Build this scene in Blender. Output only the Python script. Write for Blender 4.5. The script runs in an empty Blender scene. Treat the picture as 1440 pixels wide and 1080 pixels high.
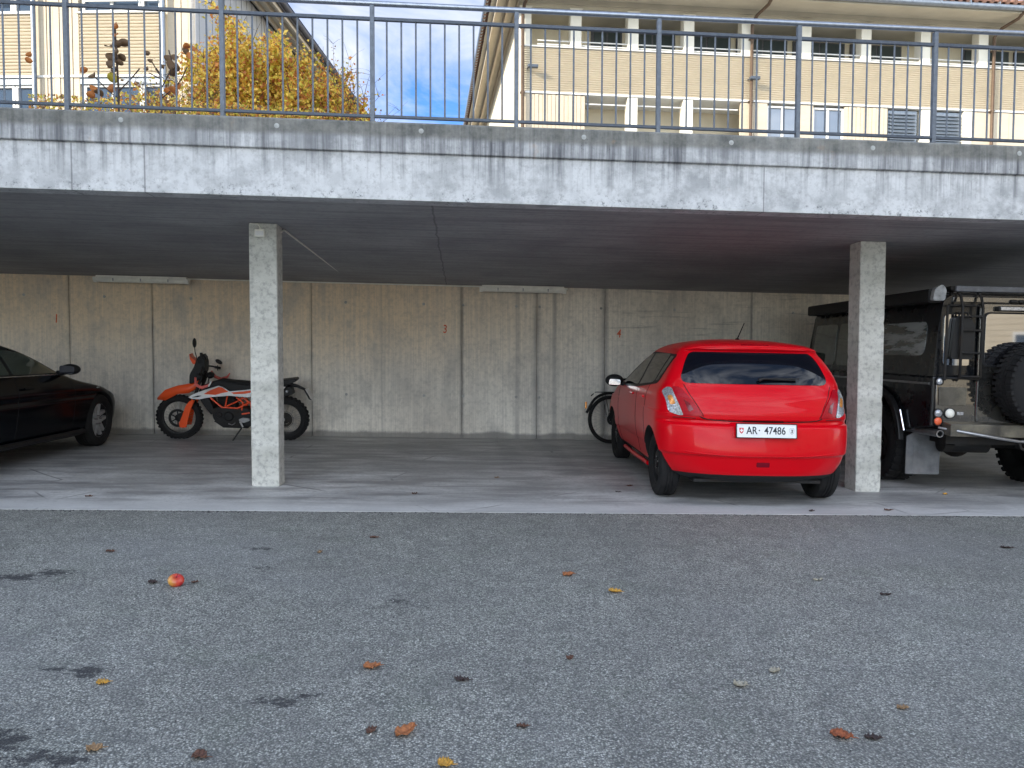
import bpy, bmesh, math, random
import numpy as np
from mathutils import Vector, Matrix, noise as mnoise
from mathutils.bvhtree import BVHTree
R = math.radians
PI = math.pi
random.seed(7)
rng = random.Random(11)
scene = bpy.context.scene
COL = scene.collection
EXPO = 1.36
SL = 0.017            # the yard and the garage fall 1.7 % towards +X

# ------------------------------------------------------------------ mesh kit
class MB:
    def __init__(s): s.v = []; s.f = []; s.m = []
    def add(s, vs, fs, mi=0):
        b = len(s.v); s.v += [tuple(v) for v in vs]
        s.f += [tuple(b + i for i in f) for f in fs]; s.m += [mi] * len(fs); return s
    def box(s, x0, x1, y0, y1, z0, z1, mi=0, M=None):
        vs = [Vector(p) for p in ((x0,y0,z0),(x1,y0,z0),(x1,y1,z0),(x0,y1,z0),(x0,y0,z1),(x1,y0,z1),(x1,y1,z1),(x0,y1,z1))]
        if M: vs = [M @ v for v in vs]
        return s.add(vs, [(0,3,2,1),(4,5,6,7),(0,1,5,4),(1,2,6,5),(2,3,7,6),(3,0,4,7)], mi)
    def tube(s, pts, r, n=10, mi=0, cap=True, closed=False, flat=1.0):
        pts = [Vector(p) for p in pts]; N = len(pts)
        rs = r if isinstance(r, (list, tuple)) else [r] * N
        rings = []; up = None
        for i, p in enumerate(pts):
            a = pts[(i-1) % N] if (closed or i > 0) else p
            b = pts[(i+1) % N] if (closed or i < N-1) else p
            t = (b - a).normalized()
            if up is None:
                up = Vector((0,0,1)) if abs(t.z) < .9 else Vector((0,1,0))
            e = t.cross(up)
            if e.length < 1e-4: e = t.cross(Vector((1,0,0)))
            e.normalize(); g = e.cross(t).normalized(); up = g
            rings.append([p + (e*math.cos(2*PI*k/n) + g*math.sin(2*PI*k/n)*flat) * rs[i] for k in range(n)])
        vs = [v for q in rings for v in q]; fs = []
        for i in range(N if closed else N-1):
            j = (i+1) % N
            for k in range(n):
                fs.append((i*n+k, i*n+(k+1)%n, j*n+(k+1)%n, j*n+k))
        if cap and not closed:
            fs.append(tuple(range(n))[::-1]); fs.append(tuple((N-1)*n+k for k in range(n)))
        return s.add(vs, fs, mi)
    def lathe(s, prof, n=32, M=None, mi=0, closed=False):
        # profile [(radius, axial)] round the local X axis
        vs = []; fs = []; L = len(prof)
        for k in range(n):
            a = 2*PI*k/n
            for (r, x) in prof:
                v = Vector((x, r*math.cos(a), r*math.sin(a))); vs.append(M @ v if M else v)
        for k in range(n):
            k2 = (k+1) % n
            for i in range(L if closed else L-1):
                j = (i+1) % L
                fs.append((k*L+i, k*L+j, k2*L+j, k2*L+i))
        return s.add(vs, fs, mi)
    def prism(s, poly, t0, t1, axis='y', mi=0, M=None):
        # polygon in the plane across the axis, thickness t0..t1 along it
        def P(a, b, t):
            v = {'x': Vector((t,a,b)), 'y': Vector((a,t,b)), 'z': Vector((a,b,t))}[axis]
            return M @ v if M else v
        n = len(poly)
        vs = [P(a,b,t0) for a,b in poly] + [P(a,b,t1) for a,b in poly]
        fs = [tuple(range(n)), tuple(range(2*n-1, n-1, -1))]
        fs += [(i, i+n, (i+1)%n+n, (i+1)%n) for i in range(n)]
        return s.add(vs, fs, mi)
    def ball(s, c, r, n=12, mi=0, M=None, sc=(1,1,1)):
        vs = []; fs = []; m = n
        for i in range(n+1):
            th = PI*i/n
            for k in range(m):
                a = 2*PI*k/m
                v = Vector((math.sin(th)*math.cos(a)*sc[0], math.sin(th)*math.sin(a)*sc[1], math.cos(th)*sc[2]))*r
                if M: v = M @ v
                vs.append(v + Vector(c))
        for i in range(n):
            for k in range(m):
                fs.append((i*m+k, (i+1)*m+k, (i+1)*m+(k+1)%m, i*m+(k+1)%m))
        return s.add(vs, fs, mi)
    def build(s, name, mat, parent=None, smooth=None, bevel=0, fix=True, shear=False):
        me = bpy.data.meshes.new(name)
        me.from_pydata(s.v, [], s.f); me.validate()
        mats = mat if isinstance(mat, (list, tuple)) else [mat]
        for m in mats: me.materials.append(m)
        if len(me.polygons) == len(s.m): me.polygons.foreach_set('material_index', s.m)
        if fix:
            bm = bmesh.new(); bm.from_mesh(me); bmesh.ops.remove_doubles(bm, verts=bm.verts, dist=1e-5)
            bmesh.ops.recalc_face_normals(bm, faces=bm.faces)
            bm.to_mesh(me); bm.free()
        if shear: me.transform(SHEAR)
        o = bpy.data.objects.new(name, me); COL.objects.link(o)
        if parent: o.parent = parent
        if smooth is not None:
            me.polygons.foreach_set('use_smooth', [True]*len(me.polygons)); me.set_sharp_from_angle(angle=R(smooth))
        if bevel:
            b = o.modifiers.new('bevel', 'BEVEL'); b.width = bevel; b.segments = 2; b.limit_method = 'ANGLE'; b.angle_limit = R(35)
            b.harden_normals = False
        return o
SHEAR = Matrix(((1,0,0,0),(0,1,0,0),(-SL,0,1,0),(0,0,0,1)))
def tag(o, label=None, cat=None, group=None, kind=None):
    if label: o['label'] = label
    if cat: o['category'] = cat
    if group: o['group'] = group
    if kind: o['kind'] = kind
    return o
def empty(name, loc=(0,0,0), rz=0, tilt=0, rx=0):
    o = bpy.data.objects.new(name, None); COL.objects.link(o); o.empty_display_size = .1
    o.matrix_world = Matrix.Translation(loc) @ Matrix.Rotation(tilt, 4, 'Y') @ Matrix.Rotation(rz, 4, 'Z') @ Matrix.Rotation(rx, 4, 'X')
    return o
def copy_tree(o, parent=None):
    c = o.copy(); COL.objects.link(c); c.parent = parent
    for ch in [q for q in bpy.data.objects if q.parent == o]: copy_tree(ch, c)
    return c
def rpoly(pts, r, k=5):
    out = []; n = len(pts)
    for i in range(n):
        p = Vector(pts[i]).to_2d(); a = Vector(pts[i-1]).to_2d() - p; b = Vector(pts[(i+1)%n]).to_2d() - p
        rr = r[i] if isinstance(r, (list,tuple)) else r
        rr = min(rr, a.length*.45, b.length*.45)
        p0 = p + a.normalized()*rr; p1 = p + b.normalized()*rr
        for j in range(k+1):
            t = j/k; q = p0*(1-t)**2 + p*2*t*(1-t) + p1*t*t; out.append((q.x, q.y))
    return out
def spline(pts, k=6):
    P = [Vector(p) for p in pts]; out = []
    for i in range(len(P)-1):
        p0 = P[max(i-1,0)]; p1 = P[i]; p2 = P[i+1]; p3 = P[min(i+2,len(P)-1)]
        for j in range(k):
            t = j/k
            out.append(.5*((2*p1)+(p2-p0)*t+(2*p0-5*p1+4*p2-p3)*t*t+(3*p1-p0-3*p2+p3)*t**3))
    out.append(P[-1]); return out

# ------------------------------------------------------------------ materials
class NT:
    def __init__(s, name):
        s.m = bpy.data.materials.new(name); s.m.use_nodes = True; s.t = s.m.node_tree; s.n = s.t.nodes; s.l = s.t.links
        s.b = s.n['Principled BSDF']; s.out = s.n['Material Output']
        s.tc = s.n.new('ShaderNodeTexCoord')
    def link(s, a, b): s.l.new(a, b)
    def coord(s, scale=(1,1,1), rot=(0,0,0), loc=(0,0,0)):
        mp = s.n.new('ShaderNodeMapping'); mp.inputs['Scale'].default_value = scale; mp.inputs['Rotation'].default_value = rot; mp.inputs['Location'].default_value = loc
        s.link(s.tc.outputs['Object'], mp.inputs[0]); return mp.outputs[0]
    def noise(s, scale, detail=4, rough=.55, vec=None, dist=0):
        q = s.n.new('ShaderNodeTexNoise'); q.inputs['Scale'].default_value = scale; q.inputs['Detail'].default_value = detail
        q.inputs['Roughness'].default_value = rough; q.inputs['Distortion'].default_value = dist
        s.link(vec if vec is not None else s.tc.outputs['Object'], q.inputs['Vector']); return q.outputs['Fac']
    def voro(s, scale, vec=None, feature='F1', out='Distance'):
        q = s.n.new('ShaderNodeTexVoronoi'); q.inputs['Scale'].default_value = scale; q.feature = feature
        s.link(vec if vec is not None else s.tc.outputs['Object'], q.inputs['Vector']); return q.outputs[out]
    def ramp(s, fac, stops):
        q = s.n.new('ShaderNodeValToRGB'); e = q.color_ramp.elements
        while len(e) < len(stops): e.new(.5)
        for i, (p, c) in enumerate(stops):
            e[i].position = p; e[i].color = (c,c,c,1) if isinstance(c,(int,float)) else (*c,1)
        s.link(fac, q.inputs[0]); return q.outputs[0]
    def mix(s, fac, a, b, mode='MIX'):
        q = s.n.new('ShaderNodeMix'); q.data_type = 'RGBA'; q.blend_type = mode
        for sock, v in ((q.inputs[0], fac), (q.inputs[6], a), (q.inputs[7], b)):
            if isinstance(v, (int, float)): sock.default_value = v if sock == q.inputs[0] else (v,v,v,1)
            elif isinstance(v, tuple): sock.default_value = (*v, 1)
            else: s.link(v, sock)
        return q.outputs[2]
    def math(s, op, a, b=0, c=None):
        q = s.n.new('ShaderNodeMath'); q.operation = op
        for i, v in enumerate((a, b, c)):
            if v is None: continue
            if isinstance(v, (int, float)): q.inputs[i].default_value = v
            else: s.link(v, q.inputs[i])
        return q.outputs[0]
    def sep(s, vec=None):
        q = s.n.new('ShaderNodeSeparateXYZ'); s.link(vec if vec is not None else s.tc.outputs['Object'], q.inputs[0]); return q.outputs
    def band(s, v, lo, hi, a=0, b=1):
        q = s.n.new('ShaderNodeMapRange'); q.interpolation_type = 'SMOOTHSTEP'
        q.inputs[1].default_value = lo; q.inputs[2].default_value = hi; q.inputs[3].default_value = a; q.inputs[4].default_value = b
        s.link(v, q.inputs[0]); return q.outputs[0]
    def base(s, c):
        if isinstance(c, tuple): s.b.inputs['Base Color'].default_value = (*c, 1)
        else: s.link(c, s.b.inputs['Base Color'])
    def rough(s, c):
        if isinstance(c, (int,float)): s.b.inputs['Roughness'].default_value = c
        else: s.link(c, s.b.inputs['Roughness'])
    def bump(s, h, strength=.3, dist=.01):
        q = s.n.new('ShaderNodeBump'); q.inputs['Strength'].default_value = strength; q.inputs['Distance'].default_value = dist
        s.link(h, q.inputs['Height']); s.link(q.outputs[0], s.b.inputs['Normal'])
def simple(name, col, rough=.5, metal=0, var=.15, scale=20, coat=0, bump=0, spec=None, dirt=None):
    k = NT(name); n1 = k.noise(scale, 5)
    c = k.mix(k.ramp(n1, [(.3, 0.0), (.7, 1.0)]), tuple(x*(1-var) for x in col), tuple(min(1, x*(1+var)) for x in col))
    if dirt:
        d = k.ramp(k.noise(scale*.35, 6, .65), [(.45, 0.0), (.68, 1.0)])
        c = k.mix(k.math('MULTIPLY', d, dirt[1]), c, dirt[0])
        k.rough(k.mix(d, rough, min(1, rough+.3)))
    else: k.rough(k.mix(n1, max(0, rough-.05), min(1, rough+.08)))
    k.base(c); k.b.inputs['Metallic'].default_value = metal
    if coat: k.b.inputs['Coat Weight'].default_value = coat; k.b.inputs['Coat Roughness'].default_value = .03
    if spec is not None: k.b.inputs['Specular IOR Level'].default_value = spec
    if bump: k.bump(k.noise(scale*6, 3), bump, .002)
    return k.m

def concrete_beam():
    # front face of the edge beam: pale patches, dark run-off streaks from the cap
    k = NT('weathered_beam_concrete'); P = k.sep()
    zz = k.math('ADD', P[2], k.math('MULTIPLY', P[0], SL))
    big = k.noise(1.3, 6, .6, k.coord((1,1,1.6)))
    fine = k.noise(28, 6, .7)
    st = k.noise(1.0, 5, .6, k.coord((11, 1, .55)))
    st2 = k.noise(1.0, 6, .7, k.coord((34, 1, 1.1), loc=(4,0,0)))
    base = k.mix(k.ramp(big, [(.32, 0.0), (.68, 1.0)]), (.33,.34,.35), (.60,.61,.62))
    pat = k.ramp(k.noise(4.2, 7, .68, k.coord((1,1,1.2), loc=(3,0,8))), [(.44, 0.0), (.58, 1.0)])
    base = k.mix(k.math('MULTIPLY', pat, .65), base, (.68,.69,.70))
    base = k.mix(k.ramp(fine, [(.30, .55), (.50, 0.0)]), base, (.30,.305,.31), 'MIX')
    up = k.band(zz, 2.80, 2.815)                       # cap part is dirtier
    cap = k.band(k.math('ADD', zz, k.math('MULTIPLY', big, .06)), 2.93, 2.985)
    streak = k.ramp(k.math('ADD', k.math('MULTIPLY', st, .55), k.math('MULTIPLY', st2, .45)), [(.40, 0.0), (.60, 1.0)])
    low_grad = k.band(zz, 2.45, 2.82, .0, .65)
    m_low = k.math('MULTIPLY', k.ramp(k.math('ADD', k.math('MULTIPLY', st, .6), k.math('MULTIPLY', st2, .4)), [(.49, 0.0), (.60, 1.0)]), low_grad)
    m_up = k.math('ADD', k.math('MULTIPLY', streak, .85), .12)
    m = k.math('ADD', k.math('MULTIPLY', m_low, k.math('SUBTRACT', 1, up)), k.math('MULTIPLY', m_up, up))
    m = k.math('MULTIPLY', m, k.ramp(k.noise(.55, 3, .5, k.coord((1,1,.2), loc=(2,0,0))), [(.3,.45),(.6,1.0)]))
    c = k.mix(m, base, (.085,.088,.10))
    moss = k.mix(k.ramp(k.noise(9, 6, .7), [(.35,0.0),(.65,1.0)]), (.075,.078,.07), (.21,.205,.18))
    c = k.mix(k.math('MULTIPLY', cap, .80), c, moss)
    # small dark specks and lichen near the drip line
    sp = k.ramp(k.noise(60, 3, .6), [(.66, 0.0), (.72, 1.0)])
    spm = k.ramp(k.noise(2.3, 4, .6, k.coord(loc=(7,3,1))), [(.5, 0.0), (.62, 1.0)])
    c = k.mix(k.math('MULTIPLY', k.math('MULTIPLY', sp, spm), .8), c, (.07,.075,.08))
    ed = k.math('MULTIPLY', k.ramp(k.noise(26, 6, .8, k.coord(loc=(0,2,5))), [(.55,0.0),(.62,1.0)]), k.math('MULTIPLY', k.band(k.math('ADD', zz, k.math('MULTIPLY', big, -.10)), 2.44, 2.53, 1, 0), k.ramp(k.noise(1.7,4,.6,k.coord(loc=(9,1,1))), [(.42,0.0),(.55,1.0)])))
    c = k.mix(k.math('MULTIPLY', ed, .85), c, (.07,.08,.09))
    rust = k.math('MULTIPLY', k.ramp(k.noise(3.1, 5, .6, k.coord(loc=(1,5,3))), [(.66,0.0),(.74,1.0)]), .35)
    c = k.mix(rust, c, (.42,.25,.13))
    # vertical shuttering seams
    for x, w in ((-2.98,.006),(-2.44,.006),(2.39,.005)):
        s_ = k.math('LESS_THAN', k.math('ABSOLUTE', k.math('SUBTRACT', P[0], x)), w)
        c = k.mix(k.math('MULTIPLY', k.math('MULTIPLY', s_, k.math('SUBTRACT', 1, up)), .6), c, (.12,.12,.13))
    k.base(c); k.rough(.9); k.bump(k.math('ADD', fine, k.math('MULTIPLY', sp, -.5)), .35, .006)
    return k.m
def concrete_wall():
    k = NT('formwork_wall_concrete'); P = k.sep()
    zz = k.math('ADD', P[2], k.math('MULTIPLY', P[0], SL))
    big = k.noise(.75, 6, .6, k.coord((1,1,.8)))
    grain = k.noise(1.0, 5, .6, k.coord((42, 1, .7)))
    fine = k.noise(22, 7, .7)
    blot = k.noise(3.2, 5, .6, k.coord((1,1,.6), loc=(3,1,2)))
    c = k.mix(k.ramp(big, [(.3, 0.0), (.7, 1.0)]), (.64,.60,.54), (.88,.84,.76))
    warm = k.band(k.math('ADD', zz, k.math('MULTIPLY', big, 1.2)), 1.1, 2.5, .05, .9)
    left = k.band(P[0], -1.5, 2.2, 1, .25)
    c = k.mix(k.math('MULTIPLY', warm, left), c, (.80,.62,.42))      # warm bounced light painted in as ochre, strongest high up on the left
    c = k.mix(k.ramp(grain, [(.40, .28), (.58, 0.0)]), c, (.40,.38,.35))
    c = k.mix(k.ramp(blot, [(.50, 0.0), (.72, .55)]), c, (.38,.37,.35))
    c = k.mix(k.ramp(fine, [(.35, .3), (.55, 0.0)]), c, (.25,.24,.22))
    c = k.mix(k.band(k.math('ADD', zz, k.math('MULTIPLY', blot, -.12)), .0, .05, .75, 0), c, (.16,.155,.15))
    for x, w, a in ((-5.585,.02,.45),(-4.441,.02,.6),(-2.21,.018,.5),(-1.208,.012,.25),(-.049,.03,.65),(.767,.03,.5),(1.051,.045,.6),(1.314,.03,.65),(2.057,.05,.8),(4.265,.018,.6)):
        d = k.math('ABSOLUTE', k.math('SUBTRACT', k.math('ADD', P[0], k.math('MULTIPLY', k.math('SUBTRACT', fine, .5), .025)), x))
        m = k.band(d, w*.3, w*1.7, a, 0)
        m = k.math('MULTIPLY', m, k.ramp(k.noise(1.0, 4, .6, k.coord((2,1,1.6), loc=(x,0,0))), [(.3,.45),(.6,1.0)]))
        c = k.mix(k.math('MULTIPLY', m, .85), c, (.15,.15,.155))
    hz = k.math('MULTIPLY', k.ramp(k.noise(1.0, 4, .65, k.coord((.9,1,26), loc=(0,0,3))), [(.60,0.0),(.68,.55)]), k.band(P[0], 2.0, 2.4, .12, .9))
    c = k.mix(hz, c, (.15,.15,.15))
    k.base(c); k.rough(.88); k.bump(k.math('ADD', fine, k.math('MULTIPLY', grain, .7)), .3, .005)
    return k.m
def concrete_plain(name, a, b, sc=3.0, streak=(1,1,1), dark=(.12,.12,.12), amt=.5, rough=.9, pits=True, loc=(0,0,0)):
    k = NT(name)
    n1 = k.noise(sc, 6, .62, k.coord(streak, loc=loc)); n2 = k.noise(sc*9, 6, .7, k.coord(loc=loc))
    c = k.mix(k.ramp(n1, [(.3, 0.0), (.7, 1.0)]), a, b)
    c = k.mix(k.ramp(n2, [(.36, amt), (.52, 0.0)]), c, dark)
    if pits:
        p = k.ramp(k.voro(sc*11, k.coord((1,1,1.6))), [(.06, 1.0), (.13, 0.0)])
        pm = k.ramp(k.noise(sc*2, 3), [(.45, 0.0), (.6, 1.0)])
        c = k.mix(k.math('MULTIPLY', k.math('MULTIPLY', p, pm), .7), c, dark)
    k.base(c); k.rough(rough); k.bump(n2, .3, .005); return k.m
def ceiling_mat():
    k = NT('board_marked_soffit'); P = k.sep()
    g = k.noise(1.0, 5, .6, k.coord((.8, 24, 1))); n = k.noise(1.2, 6, .6); f = k.noise(18, 6, .7)
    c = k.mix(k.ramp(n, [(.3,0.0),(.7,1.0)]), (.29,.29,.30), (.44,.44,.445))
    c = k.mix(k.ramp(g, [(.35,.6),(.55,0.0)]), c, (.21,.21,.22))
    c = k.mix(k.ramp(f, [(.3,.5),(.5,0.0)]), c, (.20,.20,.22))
    j = k.math('ABSOLUTE', k.math('SUBTRACT', P[0], k.math('ADD', -.30, k.math('MULTIPLY', k.noise(3,3), .06))))
    c = k.mix(k.band(j, .002, .014, .55, 0), c, (.10,.10,.11))
    k.base(c); k.rough(.9); k.bump(k.math('ADD', g, f), .3, .006); return k.m
def floor_mat():
    k = NT('trowelled_floor_concrete'); P = k.sep()
    n = k.noise(.9, 7, .62, k.coord((1,1.9,1))); s2 = k.noise(1.0, 6, .65, k.coord((1.1, 4.5, 1), loc=(4,2,0))); f = k.noise(30, 6, .7)
    c = k.mix(k.ramp(n, [(.33,0.0),(.66,1.0)]), (.32,.32,.315), (.60,.60,.59))
    c = k.mix(k.ramp(s2, [(.44,0.0),(.60,.75)]), c, (.19,.19,.195))
    c = k.mix(k.ramp(k.noise(1.6,6,.7,k.coord((1,2.2,1),loc=(9,4,0))), [(.56,0.0),(.66,.55)]), c, (.50,.50,.49))
    c = k.mix(k.ramp(f, [(.34,.4),(.5,0.0)]), c, (.15,.15,.155))
    # paler strip along the front edge: incoming daylight painted into the colour
    edge = k.band(k.math('ADD', P[1], k.math('MULTIPLY', n, .6)), 6.5, 6.95, .6, 0)
    c = k.mix(edge, c, k.mix(f, (.50,.50,.50), (.64,.64,.63)))
    # tyre scuffs under the bays
    for x0 in (.55, 1.15):
        d = k.math('ABSOLUTE', k.math('SUBTRACT', P[0], x0)); sc = k.math('MULTIPLY', k.band(d, .06, .22, .35, 0), k.band(P[1], 7.6, 8.6))
        c = k.mix(k.math('MULTIPLY', sc, k.ramp(s2,[(.3,.2),(.6,1.0)])), c, (.11,.11,.12))
    # hairline cracks
    v = k.voro(.55, k.mix(.08, k.coord((1,1,1)), k.n.new('ShaderNodeTexNoise').outputs['Color']), 'DISTANCE_TO_EDGE')
    c = k.mix(k.math('MULTIPLY', k.band(v, .002, .006, .6, 0), k.ramp(n,[(.5,0.0),(.6,1.0)])), c, (.08,.08,.08))
    k.base(c); k.rough(k.ramp(s2, [(.35,.62),(.65,.42)])); k.bump(k.math('ADD', f, n), .12, .004); return k.m
SPOTS = [(-2.45,4.33,.26,.07),(-2.3,4.40,.12,.07),(-1.47,3.08,.10,.06),(-.35,3.90,.06,.08),(-.42,3.84,.05,.04),(-1.47,2.53,.15,.10),(-1.33,2.44,.11,.08),(-1.24,2.41,.07,.04),(-.67,2.80,.09,.04),(-.60,2.84,.05,.03),(-1.32,4.96,.09,.05),(-1.20,4.52,.05,.07),(-1.62,3.10,.05,.015)]
def asphalt_mat():
    k = NT('gravelly_asphalt'); P = k.sep()
    wob = k.n.new('ShaderNodeTexNoise'); wob.inputs['Scale'].default_value = 60; k.link(k.tc.outputs['Object'], wob.inputs['Vector'])
    vec = k.mix(.004, k.tc.outputs['Object'], wob.outputs['Color'], 'ADD')
    cell = k.voro(135, vec, 'F1', 'Color'); dist = k.voro(135, vec, 'F1', 'Distance')
    cell2 = k.voro(260, vec, 'F1', 'Color')
    g1 = k.sep(cell)[0]; g2 = k.sep(cell2)[0]
    big = k.noise(.7, 6, .6); mid = k.noise(6, 5, .6)
    c = k.ramp(g1, [(0.0, (.055,.058,.050)), (.3, (.25,.257,.228)), (.65, (.47,.475,.425)), (.9, (.68,.685,.62)), (1.0,(.96,.96,.90))])
    c2 = k.ramp(g2, [(0.0, (.07,.07,.063)), (.5, (.31,.315,.28)), (.93, (.52,.52,.47)), (1.0, (.85,.84,.78))])
    c = k.mix(.35, c, c2)
    c = k.mix(k.ramp(dist, [(.30, 0.0), (.62, .7)]), c, (.04,.042,.046))
    c = k.mix(k.ramp(big, [(.34,.30),(.58,0.0)]), c, (.12,.12,.115))
    c = k.mix(k.ramp(mid, [(.36,.34),(.56,0.0)]), c, (.10,.10,.10))
    c = k.mix(k.ramp(k.noise(.45,4,.5,k.coord(loc=(5,2,0))), [(.5,0.0),(.7,.22)]), c, (.30,.31,.33))
    c = k.mix(k.ramp(k.noise(3.0,4,.5,k.coord(loc=(1,2,0))), [(.55,0.0),(.72,.2)]), c, (.12,.15,.11))
    tot = None; nz = k.noise(30, 8, .85, k.coord((1,1.4,1))); nz2 = k.noise(11, 5, .75)
    for (x, y, a, b) in SPOTS:
        dx = k.math('DIVIDE', k.math('SUBTRACT', P[0], x), a); dy = k.math('DIVIDE', k.math('SUBTRACT', P[1], y), b)
        d = k.math('SQRT', k.math('ADD', k.math('MULTIPLY', dx, dx), k.math('MULTIPLY', dy, dy)))
        m = k.band(k.math('ADD', d, k.math('ADD', k.math('MULTIPLY', nz, 7.0), k.math('MULTIPLY', nz2, 5.0))), 6.45, 6.75, 1, 0)
        tot = m if tot is None else k.math('MAXIMUM', tot, m)
    c = k.mix(k.math('MULTIPLY', tot, .86), c, (.020,.020,.024))
    k.base(c); k.rough(k.ramp(g1, [(0,.8),(1,.6)])); 
    h = k.math('ADD', k.math('MULTIPLY', k.math('SUBTRACT', .7, dist), .8), k.math('MULTIPLY', g1, .6))
    k.bump(h, .75, .006); return k.m
def paint(name, col, rough=.22, coat=1.0, spec=.5, dust_sheen=.0, dustcol=(.3,.28,.24)):
    k = NT(name); n = k.noise(700, 2); c = k.mix(n, tuple(x*.93 for x in col), tuple(x*1.05 for x in col))
    if dust_sheen:
        P = k.sep(); d = k.ramp(k.noise(5, 7, .7), [(.4, 0.0), (.75, 1.0)])
        low = k.band(P[2], .1, .9, 1, .25)
        c = k.mix(k.math('MULTIPLY', k.math('MULTIPLY', d, low), dust_sheen), c, dustcol)
        k.rough(k.mix(d, rough, min(1, rough+.35)))
    else: k.rough(rough)
    k.base(c); k.b.inputs['Coat Weight'].default_value = coat; k.b.inputs['Coat Roughness'].default_value = .025
    k.b.inputs['Specular IOR Level'].default_value = spec
    return k.m
def louver_mat(name, a, b, period=.06):
    k = NT(name); P = k.sep(); n = k.noise(1.2, 4, .5, k.coord((1,1,3))); f = k.noise(14, 5, .6, k.coord((.6,1,6)))
    c = k.mix(n, a, b); c = k.mix(k.ramp(f, [(.35,.22),(.55,0.0)]), c, tuple(x*.6 for x in a)); k.base(c); k.rough(.75); return k.m
M = {}
M['beam'] = concrete_beam(); M['wall'] = concrete_wall(); M['ceil'] = ceiling_mat(); M['floor'] = floor_mat(); M['asphalt'] = asphalt_mat()
M['pillar'] = concrete_plain('pillar_concrete', (.42,.42,.38), (.64,.64,.60), 2.2, (.8,.8,2.4), (.19,.19,.19), .55)
M['side_conc'] = concrete_plain('grey_concrete', (.28,.28,.27), (.42,.42,.40), 1.2)
M['plug'] = simple('pale_mortar_plug', (.40,.41,.40), .9)
M['galv'] = simple('galvanised_steel', (.13,.15,.18), .5, .4, .2, 35, dirt=((.20,.22,.25), .5))
M['galv_dark'] = simple('dull_galvanised_rail', (.07,.085,.11), .5, .3, .2, 30)
M['galv_hand'] = simple('worn_handrail_steel', (.34,.37,.42), .3, .8, .15, 30)
M['black_rubber'] = simple('tyre_rubber', (.010,.010,.011), .8, 0, .25, 30, bump=.3, spec=.3, dirt=((.04,.038,.036), .35))
M['black_plastic'] = simple('black_plastic', (.008,.008,.009), .5, 0, .2, 40, spec=.35)
M['dark_metal'] = simple('dark_underbody_metal', (.014,.014,.015), .6, .2, .3, 12, spec=.35, dirt=((.06,.048,.036), .5))
M['grey_metal'] = simple('brushed_grey_metal', (.35,.35,.36), .35, .9, .15, 30)
M['chrome'] = simple('chrome', (.75,.76,.78), .12, 1.0, .05, 20)
M['red'] = paint('red_car_paint', (.60,.001,.008), .30, .20, .14)
M['dark_green'] = paint('near_black_car_paint', (.001,.002,.004), .18, .06, .12)
M['black_4x4'] = paint('glossy_black_panel_paint', (.004,.005,.007), .2, .45, .25, dust_sheen=.08, dustcol=(.08,.07,.05))
M['rear_black'] = paint('reflective_rear_paint', (.012,.012,.012), .14, 1.0, .6, dust_sheen=.35, dustcol=(.20,.17,.11)); M['rear_black'].node_tree.nodes['Principled BSDF'].inputs['Coat IOR'].default_value = 2.1
M['seam'] = simple('panel_gap_black', (.006,.006,.007), .8)
def glass(name, col, rough=.03, spec=.9, dust_sheen=0):
    k = NT(name)
    if dust_sheen:
        d = k.ramp(k.noise(4, 6, .65, k.coord((1,.5,3))), [(.42,0.0),(.6,1.0)]); k.base(k.mix(k.math('MULTIPLY', d, dust_sheen), col, (.42,.44,.44))); k.rough(k.mix(d, rough, .5))
    else: k.base(col); k.rough(rough)
    k.b.inputs['Specular IOR Level'].default_value = spec; k.b.inputs['Coat Weight'].default_value = .6; k.b.inputs['Coat Roughness'].default_value = .02
    return k.m
M['glass'] = glass('tinted_car_glass', (.003,.004,.008), spec=.45); M['glass'].node_tree.nodes['Principled BSDF'].inputs['Coat Weight'].default_value = 0
M['glass_refl'] = glass('reflective_rear_glass', (.01,.01,.012), .03, 1.0); M['glass_refl'].node_tree.nodes['Principled BSDF'].inputs['IOR'].default_value = 2.6
M['glass_green'] = glass('green_tinted_side_glass', (.045,.062,.048), .05)
M['glass_sheen'] = glass('silver_sheen_side_glass', (.03,.04,.04), .12, dust_sheen=.6)  # silver reflection painted as pale grey patches in the glass colour
M['glass_bldg'] = glass('window_glass_reflective', (.05,.08,.13), .04, 1.0)
M['glass_bldg_dark'] = glass('dark_blind_glass', (.045,.06,.062), .25, .5)
k = NT('red_lamp_lens'); k.base((.36,.001,.010)); k.rough(.25); k.b.inputs['Specular IOR Level'].default_value = .25; M['lens_red'] = k.m
k = NT('clear_lamp_lens'); v = k.voro(60); k.base(k.mix(v, (.22,.23,.25), (.62,.64,.68))); k.b.inputs['Metallic'].default_value = .5; k.rough(.14); k.bump(v, .5, .004); M['lens_clear'] = k.m
k = NT('amber_lamp_lens'); v = k.voro(70); k.base(k.mix(v, (.55,.16,.03), (.85,.42,.12))); k.rough(.12); k.b.inputs['Metallic'].default_value = .3; M['lens_amber'] = k.m
M['orange'] = paint('orange_plastic', (.80,.085,.012), .35, .3)
M['orange_frame'] = paint('orange_frame_paint', (.72,.07,.015), .4, .4)
M['white_plastic'] = simple('white_plastic', (.72,.72,.72), .4, 0, .06, 20)
M['plate_white'] = simple('plate_white', (.78,.80,.82), .35, 0, .04, 30)
M['plate_black'] = simple('plate_black', (.015,.02,.03), .5)
M['plate_red'] = simple('plate_red', (.65,.02,.02), .5)
M['lamp_white'] = simple('aged_white_enamel', (.80,.79,.72), .45, 0, .10, 12)
M['paint_mark'] = simple('orange_marker_paint', (.62,.13,.06), .85, 0, .3, 60)
M['wood_lou'] = louver_mat('pale_timber_louvre', (.50,.435,.33), (.63,.56,.44))
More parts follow.
